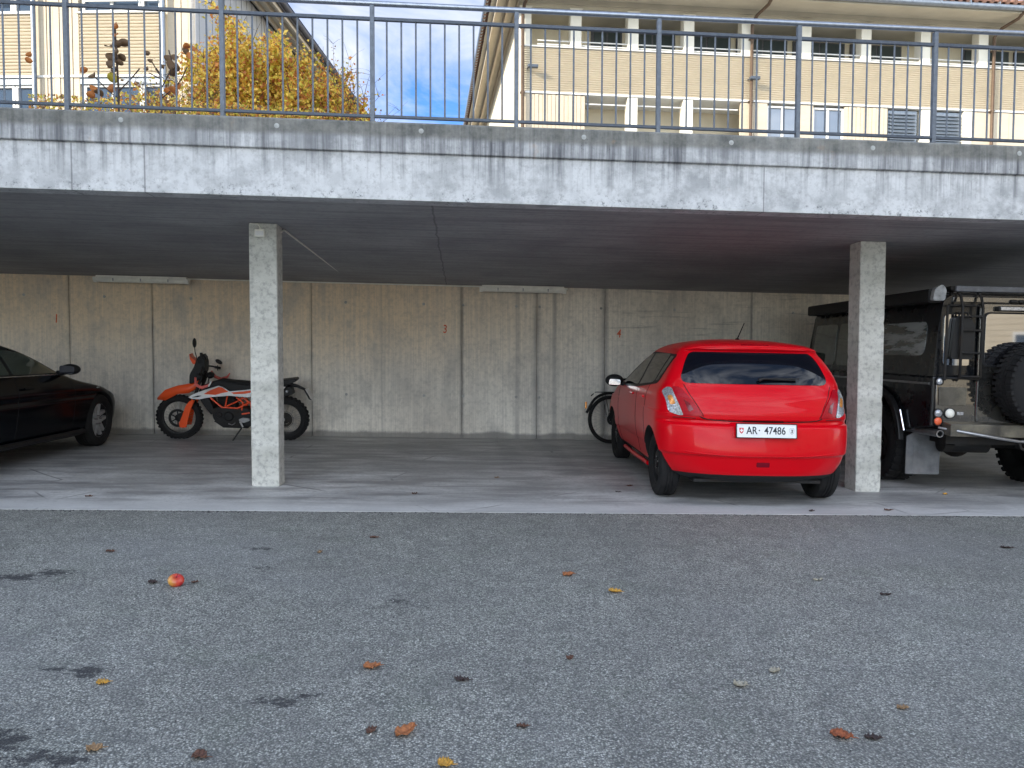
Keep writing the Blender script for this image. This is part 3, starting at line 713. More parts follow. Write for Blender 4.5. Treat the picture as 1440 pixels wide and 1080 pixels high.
# raised hatch skin: spoiler lip and lower lip
strip(T, [(-.57,1.345),(-.45,1.362),(-.25,1.371),(0,1.374),(.25,1.371),(.45,1.362),(.57,1.345)], r=.010, name='roof_spoiler', mat=M['red'], parent=red, off=-.002, n=8, **REAR)
bl = rpoly([(-.13,1.375),(.13,1.375),(.12,1.392),(-.12,1.392)], .006, 3)
decal(T, bl, name='brake_light', mat=M['lens_red'], parent=red, off=.006, depth=.01, **REAR)
for s in (-1,1):
    ln = [(s*-.735,.752),(s*-.66,.755),(s*-.56,.752)]
    strip(T, ln, r=.004, name='bumper_gap', mat=M['seam'], parent=red, off=-.001, **REAR)
lip = spline([(-.66,.475,0),(-.4,.455,0),(0,.448,0),(.4,.455,0),(.66,.475,0)], 5)
strip(T, [(p.x,p.y) for p in lip], r=.006, name='bumper_crease', mat=M['red'], parent=red, off=-.002, n=8, **REAR)
# number plate recess, plate and characters
decal(T, rpoly([(-.275,.603),(.275,.603),(.285,.725),(-.285,.725)], .02), name='plate_recess', mat=M['red'], parent=red, off=.004, depth=.01, **REAR)
PM = Matrix.Translation((.0,-.640,.667)) @ Matrix.Rotation(-R(6),4,'X')
pl = MB(); pl.prism(rpoly([(-.25,-.055),(.25,-.055),(.25,.055),(-.25,.055)], .008), -.006, .006, 'y', M=PM)
plate = pl.build('number_plate', M['plate_white'], red, smooth=30); plate['label'] = 'white plate reading AR 47486'
pf = MB()
for (a,b,c,d) in ((-.256,.256,-.061,-.0555),(-.256,.256,.0555,.061),(-.256,-.2505,-.0555,.0555),(.2505,.256,-.0555,.0555)): pf.box(a,b,-.010,.008,c,d,M=PM)
pf.build('plate_frame', M['black_plastic'], plate)
PT = PM @ Matrix.Translation((0,-.0068,0)) @ FACE
def ptext(s, x, size, m='plate_black', sx=.82): return text_mesh(s, size, M[m], 'characters', plate, PT @ Matrix.Translation((x,0,0)) @ Matrix.Diagonal((sx,1,1,1)), ext=.0008)
ptext('AR', -.125, .088); ptext('·', -.062, .09); ptext('47486', .07, .088)
def shield(x):
    return [(x-.018,.024),(x+.018,.024),(x+.018,-.004),(x+.010,-.018),(x,-.025),(x-.010,-.018),(x-.018,-.004)]
e = MB(); e.prism(shield(-.212), -.0078, -.0066, 'y', M=PM); em = e.build('national_shield', M['plate_red'], plate)
e = MB(); e.box(-.217,-.207,-.0086,-.0080,-.013,.017,M=PM); e.box(-.226,-.2172,-.0086,-.0080,-.003,.007,M=PM); e.box(-.2068,-.198,-.0086,-.0080,-.003,.007,M=PM); e.build('cross', M['plate_white'], em)
e = MB(); e.prism(shield(.212), -.0072, -.0066, 'y', M=PM); e.prism([(a*.9+.0212,b*.9) for a,b in shield(.212)], -.0080, -.0074, 'y', mi=1, M=PM)
# small upright bear of the canton: body, head, limbs
e.prism([(.206,-.012),(.210,.004),(.206,.010),(.209,.016),(.215,.016),(.216,.010),(.221,.012),(.217,.004),(.217,-.004),(.220,-.014),(.215,-.014),(.213,-.006),(.210,-.014)], -.0090, -.0082, 'y', mi=0, M=PM)
e.build('canton_shield', [M['plate_black'], M['plate_white']], plate)
for s in (-1, 1):
    strip(T, [(s*.64,1.035),(s*.60,.95),(s*.545,.86),(s*.495,.768)], r=.004, name='hatch_gap', mat=M['seam'], parent=red, off=-.0015, **REAR)
hb_ = decal(T, rpoly([(-.18,.728),(.18,.728),(.17,.744),(-.17,.744)], .004, 2), name='hatch_handle', mat=M['black_plastic'], parent=red, off=.003, depth=.01, **REAR)
# wiper, antenna, tow cover, lower trim
w = MB(); w.tube([(-.02,-.468,1.085),(.02,-.470,1.10),(.30,-.450,1.088)], [.016,.011,.007], 8); w.box(.0,.33,-.462,-.448,1.098,1.108); w.build('rear_wiper', M['black_plastic'], red, smooth=40)
a = MB(); a.ball((.02,.30,1.445), .022, 8, sc=(1,1.6,.7)); a.tube([(.02,.30,1.45),(.06,.23,1.60)], [.006,.004], 6); a.build('roof_antenna', M['black_plastic'], red, smooth=50)
decal(T, rpoly([(-.06,.355),(.05,.355),(.05,.395),(-.06,.395)], .008, 3), name='rear_fog_lamp', mat=bpy.data.materials['dark_red_reflector'], parent=red, off=.004, depth=.01, **REAR)
u = MB(); u.box(-.50,.50,-.38,-.30,.225,.245); u.box(-.55,.55,-.45,2.9,.20,.225); u.ball((.28,-.22,.245),.11,10,sc=(1.6,1,.45)); u.tube([(-.62,0,.27),(.62,0,.27)], .035, 8)
u.build('underbody', M['dark_metal'], red, smooth=40)
for s in (-1, 1):
    for y in (0, 2.43):
        wheel(red, (s*.715,y,.297), .297, .175, .195, s, M['black_plastic'], style='steel')

# ------------------------------------------------------------------ dark sedan on the left
sed = tag(empty('dark_sedan', (-5.46, 7.15, SL*5.46+.003), 0, SL), 'glossy black sedan cut by the left edge of the photo, nose to the back wall', 'car')
KEY = [(.17,.79,-.85,3.28,.5,.40),(.22,.85,-.93,3.42,.5,.45),(.38,.885,-1.0,3.52,.5,.50),(.50,.895,-1.02,3.53,.5,.52),(.58,.90,-1.03,3.50,.5,.52),(.64,.902,-1.03,3.42,.5,.52),(.70,.90,-1.03,3.26,.5,.5),(.75,.898,-1.03,3.04,.5,.45),
       (.80,.888,-1.02,2.76,.5,.42),(.85,.875,-1.01,2.48,.5,.40),(.90,.855,-.98,2.30,.5,.40),(.94,.835,-.9,2.17,.5,.40),(1.0,.80,-.68,2.04,.5,.40),(1.08,.755,-.42,1.86,.45,.38),(1.16,.70,-.12,1.66,.4,.36),(1.22,.65,.08,1.47,.35,.34),
       (1.27,.585,.28,1.25,.3,.3),(1.305,.50,.45,1.05,.25,.25),(1.325,.36,.6,.88,.12,.12)]
def side_sed(x, y, z):
    if abs(x) > .6 and z < .8:
        for yc in (0, 2.75): x += math.copysign(.014*math.exp(-((y-yc)/.42)**2)*min(1, max(0, (z-.2)/.3)), x)
        if .55 < z < .72: x -= math.copysign(.012*math.exp(-((z-.66)/.03)**2), x)*(1 if -.3 < y < 3.0 else 0)
    return x
zs = sorted(set([round(float(v), 4) for v in np.concatenate([np.linspace(.17,.60,14), np.linspace(.62,.98,26), np.linspace(1.0,1.27,14), np.linspace(1.28,1.325,7)])]))
vs, fs = car_shell(KEY, zs, side_sed)
body, T2 = make_body('body', vs, fs, M['dark_green'], sed, arches=((0,.33,.355,.89),(2.75,.33,.355,.89)))
for s, S_ in ((1, SIDER), (-1, SIDEL)):
    base = rpoly([(1.98,.925),(1.38,1.185),(1.15,1.225),(.45,1.22),(-.1,1.14),(-.35,.95)], [.04,.1,.05,.05,.08,.05])
    decal(T2, base, name='window_surround', mat=M['black_plastic'], parent=sed, off=.002, **S_)
    for q in ([(1.84,.945),(1.36,1.165),(1.12,1.195),(.98,1.195),(.99,.945)], [(.93,.945),(.92,1.195),(.45,1.19),(-.02,1.10),(-.22,.97)]):
        decal(T2, rpoly(q, [.03,.06,.03,.02,.02]), name='side_window', mat=M['glass_green'], parent=sed, off=.0045, depth=.004, **S_)
    strip(T2, [(2.0,.925),(-.3,.932)], r=.006, name='window_trim', mat=M['chrome'], parent=sed, off=.004, **S_)
    for ln in ([(2.03,.92),(2.12,.70),(2.08,.30)], [(.96,.93),(.98,.7),(.93,.3)], [(2.12,.80),(2.6,.77),(3.05,.70)]):
        strip(T2, ln, r=.0035, name='panel_gap', mat=M['seam'], parent=sed, off=-.001, **S_)
    strip(T2, [(1.05,.80),(1.22,.80)], r=.011, name='door_handle', mat=M['dark_green'], parent=sed, off=.025, n=8, **S_)
    decal(T2, rpoly([(2.60,.735),(2.70,.742),(2.69,.755),(2.61,.748)], .003, 2), name='side_marker', mat=M['lens_clear'], parent=sed, off=.004, depth=.01, **S_)
    decal(T2, rpoly([(3.10,.61),(3.36,.60),(3.30,.655),(3.08,.68)], .02, 3), name='headlamp', mat=M['lens_clear'], parent=sed, off=.006, depth=.01, **S_)
    mm = MB(); mm.ball((s*.97,1.86,.985), 1, 14, sc=(.11,.075,.062)); mo = mm.build('door_mirror', M['black_plastic'], sed, smooth=60)
    mm = MB(); mm.tube([(s*.82,1.88,.935),(s*.93,1.87,.955)], [.035,.028], 10); mm.build('mirror_arm', M['black_plastic'], mo, smooth=50)
    mm = MB(); mm.prism(rpoly([(-.08,-.045),(.08,-.045),(.085,.035),(-.08,.045)], .03), -.004, .0, 'y', M=Matrix.Translation((s*.965,1.79,.985))); mm.build('mirror_glass', M['glass'], mo, smooth=40)
    mm = MB(); mm.tube([(s*.89,.42,.235),(s*.89,2.32,.235)], .03, 8); mm.build('sill', M['black_plastic'], sed, smooth=50)
wsp = rpoly([(-.62,.985),(.62,.985),(.55,1.22),(-.55,1.22)], .05)
decal(T2, wsp, name='windscreen', mat=M['glass'], parent=sed, off=.004, **FRONT)
decal(T2, rpoly([(-.58,1.0),(.58,1.0),(.5,1.2),(-.5,1.2)], .05), name='rear_window', mat=M['glass'], parent=sed, off=.004, **REAR)
decal(T2, rpoly([(-.30,.30),(.30,.30),(.36,.60),(-.36,.60)], .04), name='grille', mat=M['black_plastic'], parent=sed, off=.006, **FRONT)
u = MB(); u.box(-.60,.60,-.8,3.1,.16,.19); u.build('underbody', M['dark_metal'], sed)
for s in (-1, 1):
    for y in (0, 2.75):
        wheel(sed, (s*.795,y,.325), .325, .215, .222, s, M['alloy'], spokes=5, style='alloy', ang=.42)

# ------------------------------------------------------------------ black off-roader on the right
off = tag(empty('black_offroader', (5.262, 6.915, -SL*5.262+.003), -R(3.0), SL), 'boxy black off-roader with spare wheel and rear ladder, right of the pillar', 'car')
HW = .895
def arc(cy, cz, r, a0, a1, n=12): return [(cy+r*math.cos(R(a0+(a1-a0)*i/n)), cz+r*math.sin(R(a0+(a1-a0)*i/n))) for i in range(n+1)]
YA = 1.02; YB = 3.75
tub = MB()
prof = [(0,.66),(0,1.135),(3.35,1.135),(4.42,1.06),(4.45,.62),(4.30,.56)] + arc(YB,.44,.50,12,168) + [(YB-.55,.52),(YA+.55,.52)] + arc(YA,.44,.50,12,168) + [(YA-.52,.58)]
tub.prism(prof, -HW, HW, 'x')
b_ = tub.build('body', M['black_4x4'], off, bevel=.018)
cab = MB(); cs = rpoly([(-HW+.012,1.137),(HW-.012,1.137),(HW-.035,1.52),(HW-.085,1.90),(-HW+.085,1.90),(-HW+.035,1.52)], [0.001,.001,.05,.11,.11,.05], 6)
cab.prism([(a,b) for a,b in cs], .01, 2.95, 'y')
cab_o = cab.build('cabin', M['black_4x4'], off, bevel=.01)
ws = MB(); ws.prism([(2.955,1.137),(3.33,1.137),(3.05,1.80),(2.955,1.895)], -HW+.10, HW-.10, 'x'); ws.build('windscreen', M['glass'], off, bevel=.01)
bv = BVHTree.FromPolygons([tuple(v.co) for v in cab_o.data.vertices], [tuple(p.vertices) for p in cab_o.data.polygons])
for s, S_ in ((-1, SIDEL), (1, SIDER)):
    decal(bv, rpoly([(.20,1.33),(1.35,1.33),(1.35,1.66),(.20,1.66)], .10), name='side_window', mat=M['glass_sheen'], parent=off, off=.004, step=.08, **S_)
    for a, c in ((1.55,2.15),(2.22,2.86)):
        q = decal(bv, rpoly([(a,1.20),(c,1.20),(c,1.70),(a,1.70)], .05), name='door_window', mat=M['glass_green'], parent=off, off=.004, step=.08, **S_)
    for y in (1.47, 2.185, 2.93):
        m = MB(); m.box(s*HW-.003, s*HW+.0025, y-.004, y+.004, .6, 1.13); m.build('panel_gap', M['seam'], off)
    m = MB(); m.box(s*(HW+.0035)-.004, s*(HW+.0035)+.004, .05, 3.3, 1.055, 1.075); m.build('side_capping', M['grey_metal'], off)
    # wheel-arch spats follow the cut-outs
    for yc in (YA, YB):
        m = MB(); P_ = arc(yc,.44,.50,4,176,20); P2 = arc(yc,.44,.565,4,176,20)[::-1]
        m.prism(P_+P2, s*HW-.002, s*(HW+.06), 'x'); m.build('wheel_arch', M['black_plastic'], off, bevel=.012)
    m = MB(); m.tube([(s*(HW+.0),1.62,.50),(s*(HW+.07),1.66,.47),(s*(HW+.07),3.1,.47),(s*HW,3.15,.50)], .03, 10); m.build('side_step', M['dark_metal'], off, smooth=50)
    m = MB(); m.box(s*(HW+.05)-.07, s*(HW+.05)+.07, 2.80,2.84,1.18,1.36); m.build('door_mirror', M['black_plastic'], off, bevel=.02)
    # mud flap
    m = MB(); m.prism(rpoly([(-.17,0),(.17,0),(.17,.38),(.10,.42),(-.10,.42),(-.17,.38)], .01,2), -.006,.006,'y', M=Matrix.Translation((s*(HW-.19),.46,.14))); 
    m.prism([(-.10,.10),(.10,.10),(.10,.30),(-.10,.30)], -.010,-.0062,'y', M=Matrix.Translation((s*(HW-.19),.46,.14)))
    m.build('mud_flap', simple('dusty_rubber_flap', (.13,.135,.145), .8, 0, .3, 10, dirt=((.22,.21,.20),.5)) if s < 0 else bpy.data.materials['dusty_rubber_flap'], off)

m = MB(); m.tube([(-HW-.035,.50,.78),(-HW-.03,.42,.58)], .012, 8); m.build('trim_strip', M['chrome'], off, smooth=40)
LX = lambda v: v-HW
# roof rack with awning along the left edge
rk = MB()
rk.tube([(LX(.16),.02,1.965),(LX(1.63),.02,1.965),(LX(1.63),2.9,1.965),(LX(.16),2.9,1.965)], .022, 10, closed=True)
for y in np.linspace(.3,2.6,8): rk.box(LX(.16),LX(1.63),y-.02,y+.02,1.955,1.975)
for y in (.1,1.4,2.7):
    for x in (.2,1.59): rk.box(LX(x)-.012,LX(x)+.012,y-.015,y+.015,1.89,1.96)
rack = rk.build('roof_rack', M['dark_metal'], off, smooth=40)
m = MB(); m.box(LX(.17),LX(1.62),-.035,-.0,1.93,1.985); m.build('rack_rail', simple('dusty_grey_rail', (.12,.125,.14), .5, .3, .3, 12), rack, bevel=.008)
m = MB(); m.prism(rpoly([(LX(-.04),1.83),(LX(.12),1.83),(LX(.12),1.96),(LX(-.04),1.96)], .03), .06, 2.95, 'y'); m.build('awning_bag', M['black_plastic'], off, smooth=40)
m = MB(); m.prism(rpoly([(LX(-.03),1.845),(LX(.085),1.845),(LX(.10),1.95),(LX(.06),2.0),(LX(-.01),1.96)], .025), -.0, .055, 'y')
m.build('awning_end_cap', simple('scuffed_grey_cap', (.26,.27,.28), .6, .2, .4, 25), off, smooth=40)
# rear body details (y<0 is behind the rear panel)
def rbox(name, mat, x0,x1,z0,z1,y0=-.02,y1=.008,bev=.006,parent=off,label=None,r=None):
    m = MB()
    if r: m.prism(rpoly([(LX(x0),z0),(LX(x1),z0),(LX(x1),z1),(LX(x0),z1)], r, 5), y0, y1, 'y')
    else: m.box(LX(x0),LX(x1),y0,y1,z0,z1)
    o = m.build(name, mat, parent, bevel=bev, smooth=35); 
    if label: o['label'] = label
    return o
M['dull_paint'] = simple('scratched_matt_paint', (.055,.052,.045), .32, 0, .5, 9, coat=.35, dirt=((.24,.21,.15), .7))
rbox('rear_panel', M['rear_black'], .03,1.76,.68,1.12,-.012,-.001,.004)
rbox('rear_header', M['rear_black'], .16,1.63,1.835,1.885,-.008,.012,.004)
door = rbox('rear_door', M['rear_black'], .405,1.385,.70,1.83,-.028,-.0,.012, r=.05)
rbox('window_seal', M['seam'], .438,1.352,1.235,1.745,-.036,-.024,.004,door,r=.06)
rbox('rear_window', M['glass_refl'], .455,1.335,1.25,1.73,-.040,-.036,.001,door,r=.05)
for x0 in (.085,1.445):
    q = rbox('corner_window', M['glass_refl'], x0,x0+.26,1.24,1.72,-.006,.012,.002,r=.04)
hb = rbox('light_bar', M['black_plastic'], .55,1.24,1.755,1.80,-.075,-.03,.006)
rbox('light_bar_lens', M['lens_clear'], .565,1.225,1.762,1.793,-.079,-.0752,.001,hb)
for x in (.72,.80,.99): rbox('hinge', M['black_plastic'], x-.03,x+.03,1.835,1.865,-.03,.01,.008)
for x0, x1 in ((.055,.315),(1.475,1.735)): rbox('access_panel', M['dull_paint'], x0,x1,.865,1.035,-.024,-.012,.004)
def lamp(x, z, r, mat, label=None, dome=.45):
    m = MB(); B = Matrix.Translation((LX(x),-.012,z)) @ Matrix.Rotation(-PI/2,4,'Z')
    m.lathe([(.001,.012+r*dome),(r*.45,.012+r*dome*.9),(r*.8,.012+r*dome*.55),(r,.012),(r,0)], 20, B)
    o = m.build('tail_lamp', mat, off, smooth=50)
    m = MB(); m.lathe([(r+.006,0),(r+.006,.016),(r+.001,.016)], 20, B); m.build('bezel', M['black_plastic'], o, smooth=30)
    if label: o['label'] = label
for mir in (0, 1):
    X = (lambda v: v) if not mir else (lambda v: 1.79-v)
    lamp(X(.055),1.09,.033,M['lens_clear']); lamp(X(.055),.79,.038,M['lens_clear']); lamp(X(.165),.79,.045,M['lamp_white'],'round white reversing lamp'); lamp(X(.055),.715,.038,M['lens_red'] if mir else simple('orange_red_lens',(.75,.13,.05),.25),'orange red lamp')
    x = sorted((X(.235),X(.295))); rbox('reflector', M['lens_clear'], x[0],x[1],.775,.805,-.022,-.012,.003)
# ladder on the left of the door
ld = MB()
for x in (.205,.395): ld.tube([(LX(x),-.03,1.10),(LX(x),-.085,1.14),(LX(x),-.085,1.78),(LX(x),-.05,1.88),(LX(x),.02,1.95)], .0125, 10)
for z in (1.14,1.36,1.57,1.70): ld.tube([(LX(.205),-.085,z),(LX(.395),-.085,z)], .010, 8)
ld.tube([(LX(.085),-.05,1.10),(LX(.085),-.05,1.80)], .012, 8)
for z in (1.12,1.80): ld.tube([(LX(.085),-.05,z),(LX(.205),-.06,z),(LX(.395),-.06,z)], .009, 8)
ld.build('ladder', M['dark_metal'], off, smooth=50)
# jerry-can shaped carrier hung behind the ladder
m = MB(); m.prism(rpoly([(LX(.13),1.30),(LX(.34),1.30),(LX(.35),1.62),(LX(.30),1.69),(LX(.16),1.69)], .03), -.055,-.012,'y'); m.tube([(LX(.20),-.035,1.69),(LX(.21),-.035,1.735),(LX(.28),-.035,1.735),(LX(.29),-.035,1.69)], .010, 8); m.build('jerry_can', M['black_plastic'], off, smooth=40)
# spare wheel
wheel(off, (LX(.905),-.21,1.085), .385, .25, .21, -1, M['dark_metal'], style='steel', rot=Matrix.Rotation(PI/2,4,'Z'), lugs=44, name='spare_wheel')
m = MB(); m.box(LX(.75),LX(1.05),-.14,-.028,1.0,1.16); m.tube([(LX(.905),-.30,1.085),(LX(.905),-.03,1.085)], .06, 12); m.build('wheel_carrier', M['dark_metal'], off)
# bumper: channel beam, step plate and lower guard tube
bp = MB(); bp.prism([(-.16,.585),(-.16,.70),(-.005,.715),(-.005,.60)], LX(.10), LX(1.69), 'x')
bo = bp.build('rear_bumper', M['dull_paint'], off, bevel=.006)
m = MB()
for x in (.82,.88,.97,1.03):
    for z in (.63,.66): m.tube([(LX(x),-.165,z),(LX(x),-.155,z)], .008, 8)
m.build('bolts', M['seam'], bo)
m = MB(); m.tube([(LX(.06),-.03,.655),(LX(.18),-.17,.635),(LX(.50),-.19,.585),(LX(.72),-.19,.555),(LX(1.07),-.19,.555),(LX(1.29),-.19,.585),(LX(1.61),-.17,.635),(LX(1.73),-.03,.655)], .014, 10); m.build('guard_tube', M['grey_metal'], bo, smooth=50)
m = MB(); m.tube([(LX(.72),-.19,.55),(LX(.74),-.19,.49),(LX(.82),-.19,.46),(LX(.97),-.19,.46),(LX(1.05),-.19,.49),(LX(1.07),-.19,.55)], .012, 8); m.box(LX(.84),LX(.95),-.20,.05,.46,.555); m.tube([(LX(.895),-.26,.50),(LX(.895),-.18,.50)], .03, 12); m.build('tow_hitch', M['dark_metal'], bo, smooth=40)
m = MB(); m.tube([(LX(.06),-.06,.60),(LX(.06),.5,.60)], .035, 16, cap=False); m.lathe([(.026,0),(.035,0)], 16, Matrix.Translation((LX(.06),-.06,.60)) @ Matrix.Rotation(PI/2,4,'Z')); m.build('exhaust_pipe', M['grey_metal'], off, smooth=40)
m = MB(); m.box(LX(.25),LX(.36),.02,4.3,.48,.60); m.box(LX(1.43),LX(1.54),.02,4.3,.48,.60); m.box(LX(.15),LX(1.65),.0,.12,.50,.60)
m.tube([(-.75,YA,.40),(.75,YA,.40)], .05, 12); m.tube([(-.75,YB,.40),(.75,YB,.40)], .05, 12); m.ball((-.05,YA,.40), .15, 12); m.tube([(LX(.30),.35,.47),(LX(.75),.35,.47)], .09, 14); m.box(-.4,.4,1.5,3.4,.40,.58)
m.build('chassis', M['dark_metal'], off, smooth=40)
for s in (-1, 1):
    for y in (YA, YB): wheel(off, (s*.765,y,.395), .395, .255, .21, s, M['dark_metal'], style='steel', lugs=28)

# ------------------------------------------------------------------ spoked wheel shared by motorcycle and bicycle
def spoked(parent, c, r, tw, rimd, nsp, hubr, tyre_mat, rim_mat, name='wheel', knob=0, disc=0, hubw=.06, sr=.0018):
    t = MB(); B = Matrix.Translation(c) @ Matrix.Rotation(PI/2,4,'Z'); ri = r-rimd
    t.lathe([(ri,-tw*.35),(ri+.008,-tw*.48),((r+ri)/2,-tw*.52),(r-.012,-tw*.38),(r-.002,-tw*.15),(r-.002,tw*.15),(r-.012,tw*.38),((r+ri)/2,tw*.52),(ri+.008,tw*.48),(ri,tw*.35)], 56, B, closed=True)
    for k in range(knob):
        for q in (-.36,0,.36):
            Mx = B @ Matrix.Rotation(2*PI*(k+(.5 if q == 0 else 0))/knob,4,'X'); L = PI*r/knob*.55
            t.box(q*tw-.013, q*tw+.013, -L, L, r-.016, r+.008, M=Mx)
    W_ = t.build(name, tyre_mat, parent, smooth=35)
    m = MB(); m.lathe([(ri+.004,-tw*.33),(ri-.012,-tw*.28),(ri-.016,0),(ri-.012,tw*.28),(ri+.004,tw*.33)], 56, B); m.build('rim', rim_mat, W_, smooth=40)
    m = MB(); m.lathe([(.001,-hubw),(hubr*.6,-hubw),(hubr,-hubw*.8),(hubr*.7,-hubw*.4),(hubr*.7,hubw*.4),(hubr,hubw*.8),(hubr*.6,hubw),(.001,hubw)], 24, B); m.build('hub', M['dark_metal'], W_, smooth=40)
    m = MB()
    for k in range(nsp):
        a = 2*PI*k/nsp; s = 1 if k % 2 else -1; a2 = a + (.55 if (k//2) % 2 else -.55)
        m.tube([B @ Vector((s*hubw*.8, hubr*.9*math.cos(a2), hubr*.9*math.sin(a2))), B @ Vector((0,(ri-.012)*math.cos(a),(ri-.012)*math.sin(a)))], sr, 5)
    o = m.build('spokes', M['grey_metal'], W_)
    if disc:
        m = MB()
        m.lathe([(disc-.035,-hubw-.012),(disc,-hubw-.012),(disc,-hubw-.016),(disc-.035,-hubw-.016)], 40, B, closed=True)
        for k in range(6):
            Mx = B @ Matrix.Rotation(2*PI*k/6,4,'X'); m.box(-hubw-.017,-hubw-.012,-.008,.008,.03,disc-.03,M=Mx)
        m.build('brake_disc', M['dark_metal'], W_)
    return W_
def Q(zx, zy): return ((zx/5.538-54)*.0098, (163-zy/5.538)*.0098)
def Q3(zx, zy, y=0): a, b = Q(zx, zy); return (a, y, b)
mc = tag(empty('motorcycle', (-3.905, 10.78, SL*3.905+.003), 0, SL, R(6)), 'orange and white off-road motorcycle on its side stand behind the left pillar', 'motorcycle')
def slabp(name, poly, t0, t1, mat, parent, r=.0, bev=.008, mi=None):
    m = MB(); m.prism([Q(*p) for p in poly] if not r else rpoly([Q(*p) for p in poly], r, 4), t0, t1, 'y'); return m.build(name, mat, parent, bevel=bev, smooth=35)
def tubep(m, pts, r, n=8): m.tube([Q3(p[0],p[1],p[2] if len(p)>2 else 0) for p in pts], r, n)
spoked(mc, (.0,0,.300), .300, .085, .070, 32, .05, M['black_rubber'], M['black_plastic'], knob=34, disc=.125)
spoked(mc, (1.435,0,.300), .300, .12, .085, 32, .06, M['black_rubber'], M['black_plastic'], knob=30, disc=.10, name='wheel')
for y in (-.095, .095):
    m = MB(); tubep(m, [(330,775,y),(425,585,y)], [.021,.026], 12); m.build('fork_leg', M['orange'], mc, smooth=50)
    m = MB(); tubep(m, [(420,600,y),(500,390,y)], .022, 12); m.build('fork_tube', M['dark_metal'], mc, smooth=50)
    slabp('fork_guard', [(345,700),(372,630),(405,590),(430,600),(395,700),(372,800),(335,800),(315,775)], y-.035, y-.026, M['orange'], mc, .01, .003)
slabp('axle_clamp', [(318,775),(345,760),(362,780),(350,805),(322,798)], -.135,-.10, M['orange'], mc, .006, .004)
slabp('brake_caliper', [(300,700),(340,690),(345,740),(310,760)], -.10,-.06, M['dark_metal'], mc, .006, .004)
# front mudguard: arched blade
fd = MB(); top = [Q(140,580),Q(200,520),Q(290,487),Q(390,468),Q(440,440),Q(462,425)]; bot = [Q(142,596),Q(205,600),Q(300,548),Q(390,538),Q(440,500),Q(462,470)]
P_ = []; W_ = [.035,.055,.065,.07,.06,.045]
vs = []; fs = []
for i in range(6):
    (tx,tz),(bx,bz) = top[i],bot[i]; w = W_[i]
    vs += [(bx,-w,bz),(tx*.5+bx*.5,-w*.92,tz*.6+bz*.4),(tx,-w*.45,tz),(tx,w*.45,tz),(tx*.5+bx*.5,w*.92,tz*.6+bz*.4),(bx,w,bz)]
for i in range(5):
    for k in range(5): fs.append((i*6+k,i*6+k+1,(i+1)*6+k+1,(i+1)*6+k))
fd.add(vs, fs); fo = fd.build('front_mudguard', M['orange'], mc, smooth=50)
sm = fo.modifiers.new('solid','SOLIDIFY'); sm.thickness = .005
# headlamp mask, screen, bars
slabp('headlamp_mask', [(395,470),(398,395),(435,330),(455,270),(500,250),(520,290),(515,370),(480,420),(440,450)], -.085,.085, M['black_plastic'], mc, .03, .02)
slabp('indicator_cowl', [(400,235),(412,262),(450,290),(455,318),(425,312),(405,275)], -.075,.06, M['orange'], mc, .008, .008)
slabp('headlamp', [(392,440),(396,395),(412,372),(420,440)], -.06,.06, M['lens_clear'], mc, .01, .01)
m = MB(); tubep(m, [(540,375,-.38),(520,350,-.22),(500,335,-.08),(500,335,.08),(520,350,.22),(540,375,.38)], .012, 10); m.build('handlebar', M['black_plastic'], mc, smooth=50)
for y in (-.36,.36):
    m = MB(); m.tube([Q3(527,362,y-.07*(1 if y<0 else -1)*0-.06), Q3(540,376,y+.05)], .018, 10); m.build('grip', M['black_rubber'], mc, smooth=50)
    m = MB(); tubep(m, [(490,395,y*.9),(505,445,y*1.08),(550,465,y*1.12),(600,445,y*1.1),(622,415,y*1.05)], [.012,.022,.024,.016,.008], 8); m.build('hand_guard', simple('pale_red_handguard', (.62,.12,.10), .45) if y < 0 else bpy.data.materials['pale_red_handguard'], mc, smooth=50)
m = MB(); tubep(m, [(600,452,-.41),(615,430,-.42),(622,412,-.41)], .010, 8); m.build('guard_edge', M['white_plastic'], mc, smooth=50)
m = MB(); tubep(m, [(492,300,-.20),(482,210,-.26),(480,175,-.26)], .006, 6); tubep(m, [(560,380,.2),(558,340,.22)], .006, 6); m.build('mirror_stalk', M['black_plastic'], mc, smooth=40)
m = MB(); m.ball(Q3(480,140,-.26), 1, 12, sc=(.022,.05,.065)); m.build('rear_mirror', M['black_plastic'], mc, smooth=60)
m = MB(); m.ball(Q3(568,312,.22), 1, 12, sc=(.052,.02,.030), M=Matrix.Rotation(R(30),4,'Y')); m.build('rear_mirror', M['black_plastic'], mc, smooth=60)
m = MB(); m.ball(Q3(545,400,-.02), .05, 10, sc=(1,1.6,.9)); tubep(m, [(505,330,-.05),(540,420,-.06),(520,500,-.05)], .008, 6); tubep(m, [(500,320,.05),(470,420,.09),(440,560,.08)], .006, 6); m.build('cables', M['black_plastic'], mc, smooth=50)
slabp('dashboard', [(455,262),(500,235),(520,262),(512,300),(470,310)], -.05,.05, M['black_plastic'], mc, .01, .008)
m = MB(); tubep(m, [(490,225,-.07),(492,300,-.07)], .02, 8); m.build('brake_reservoir', M['black_plastic'], mc, smooth=40)
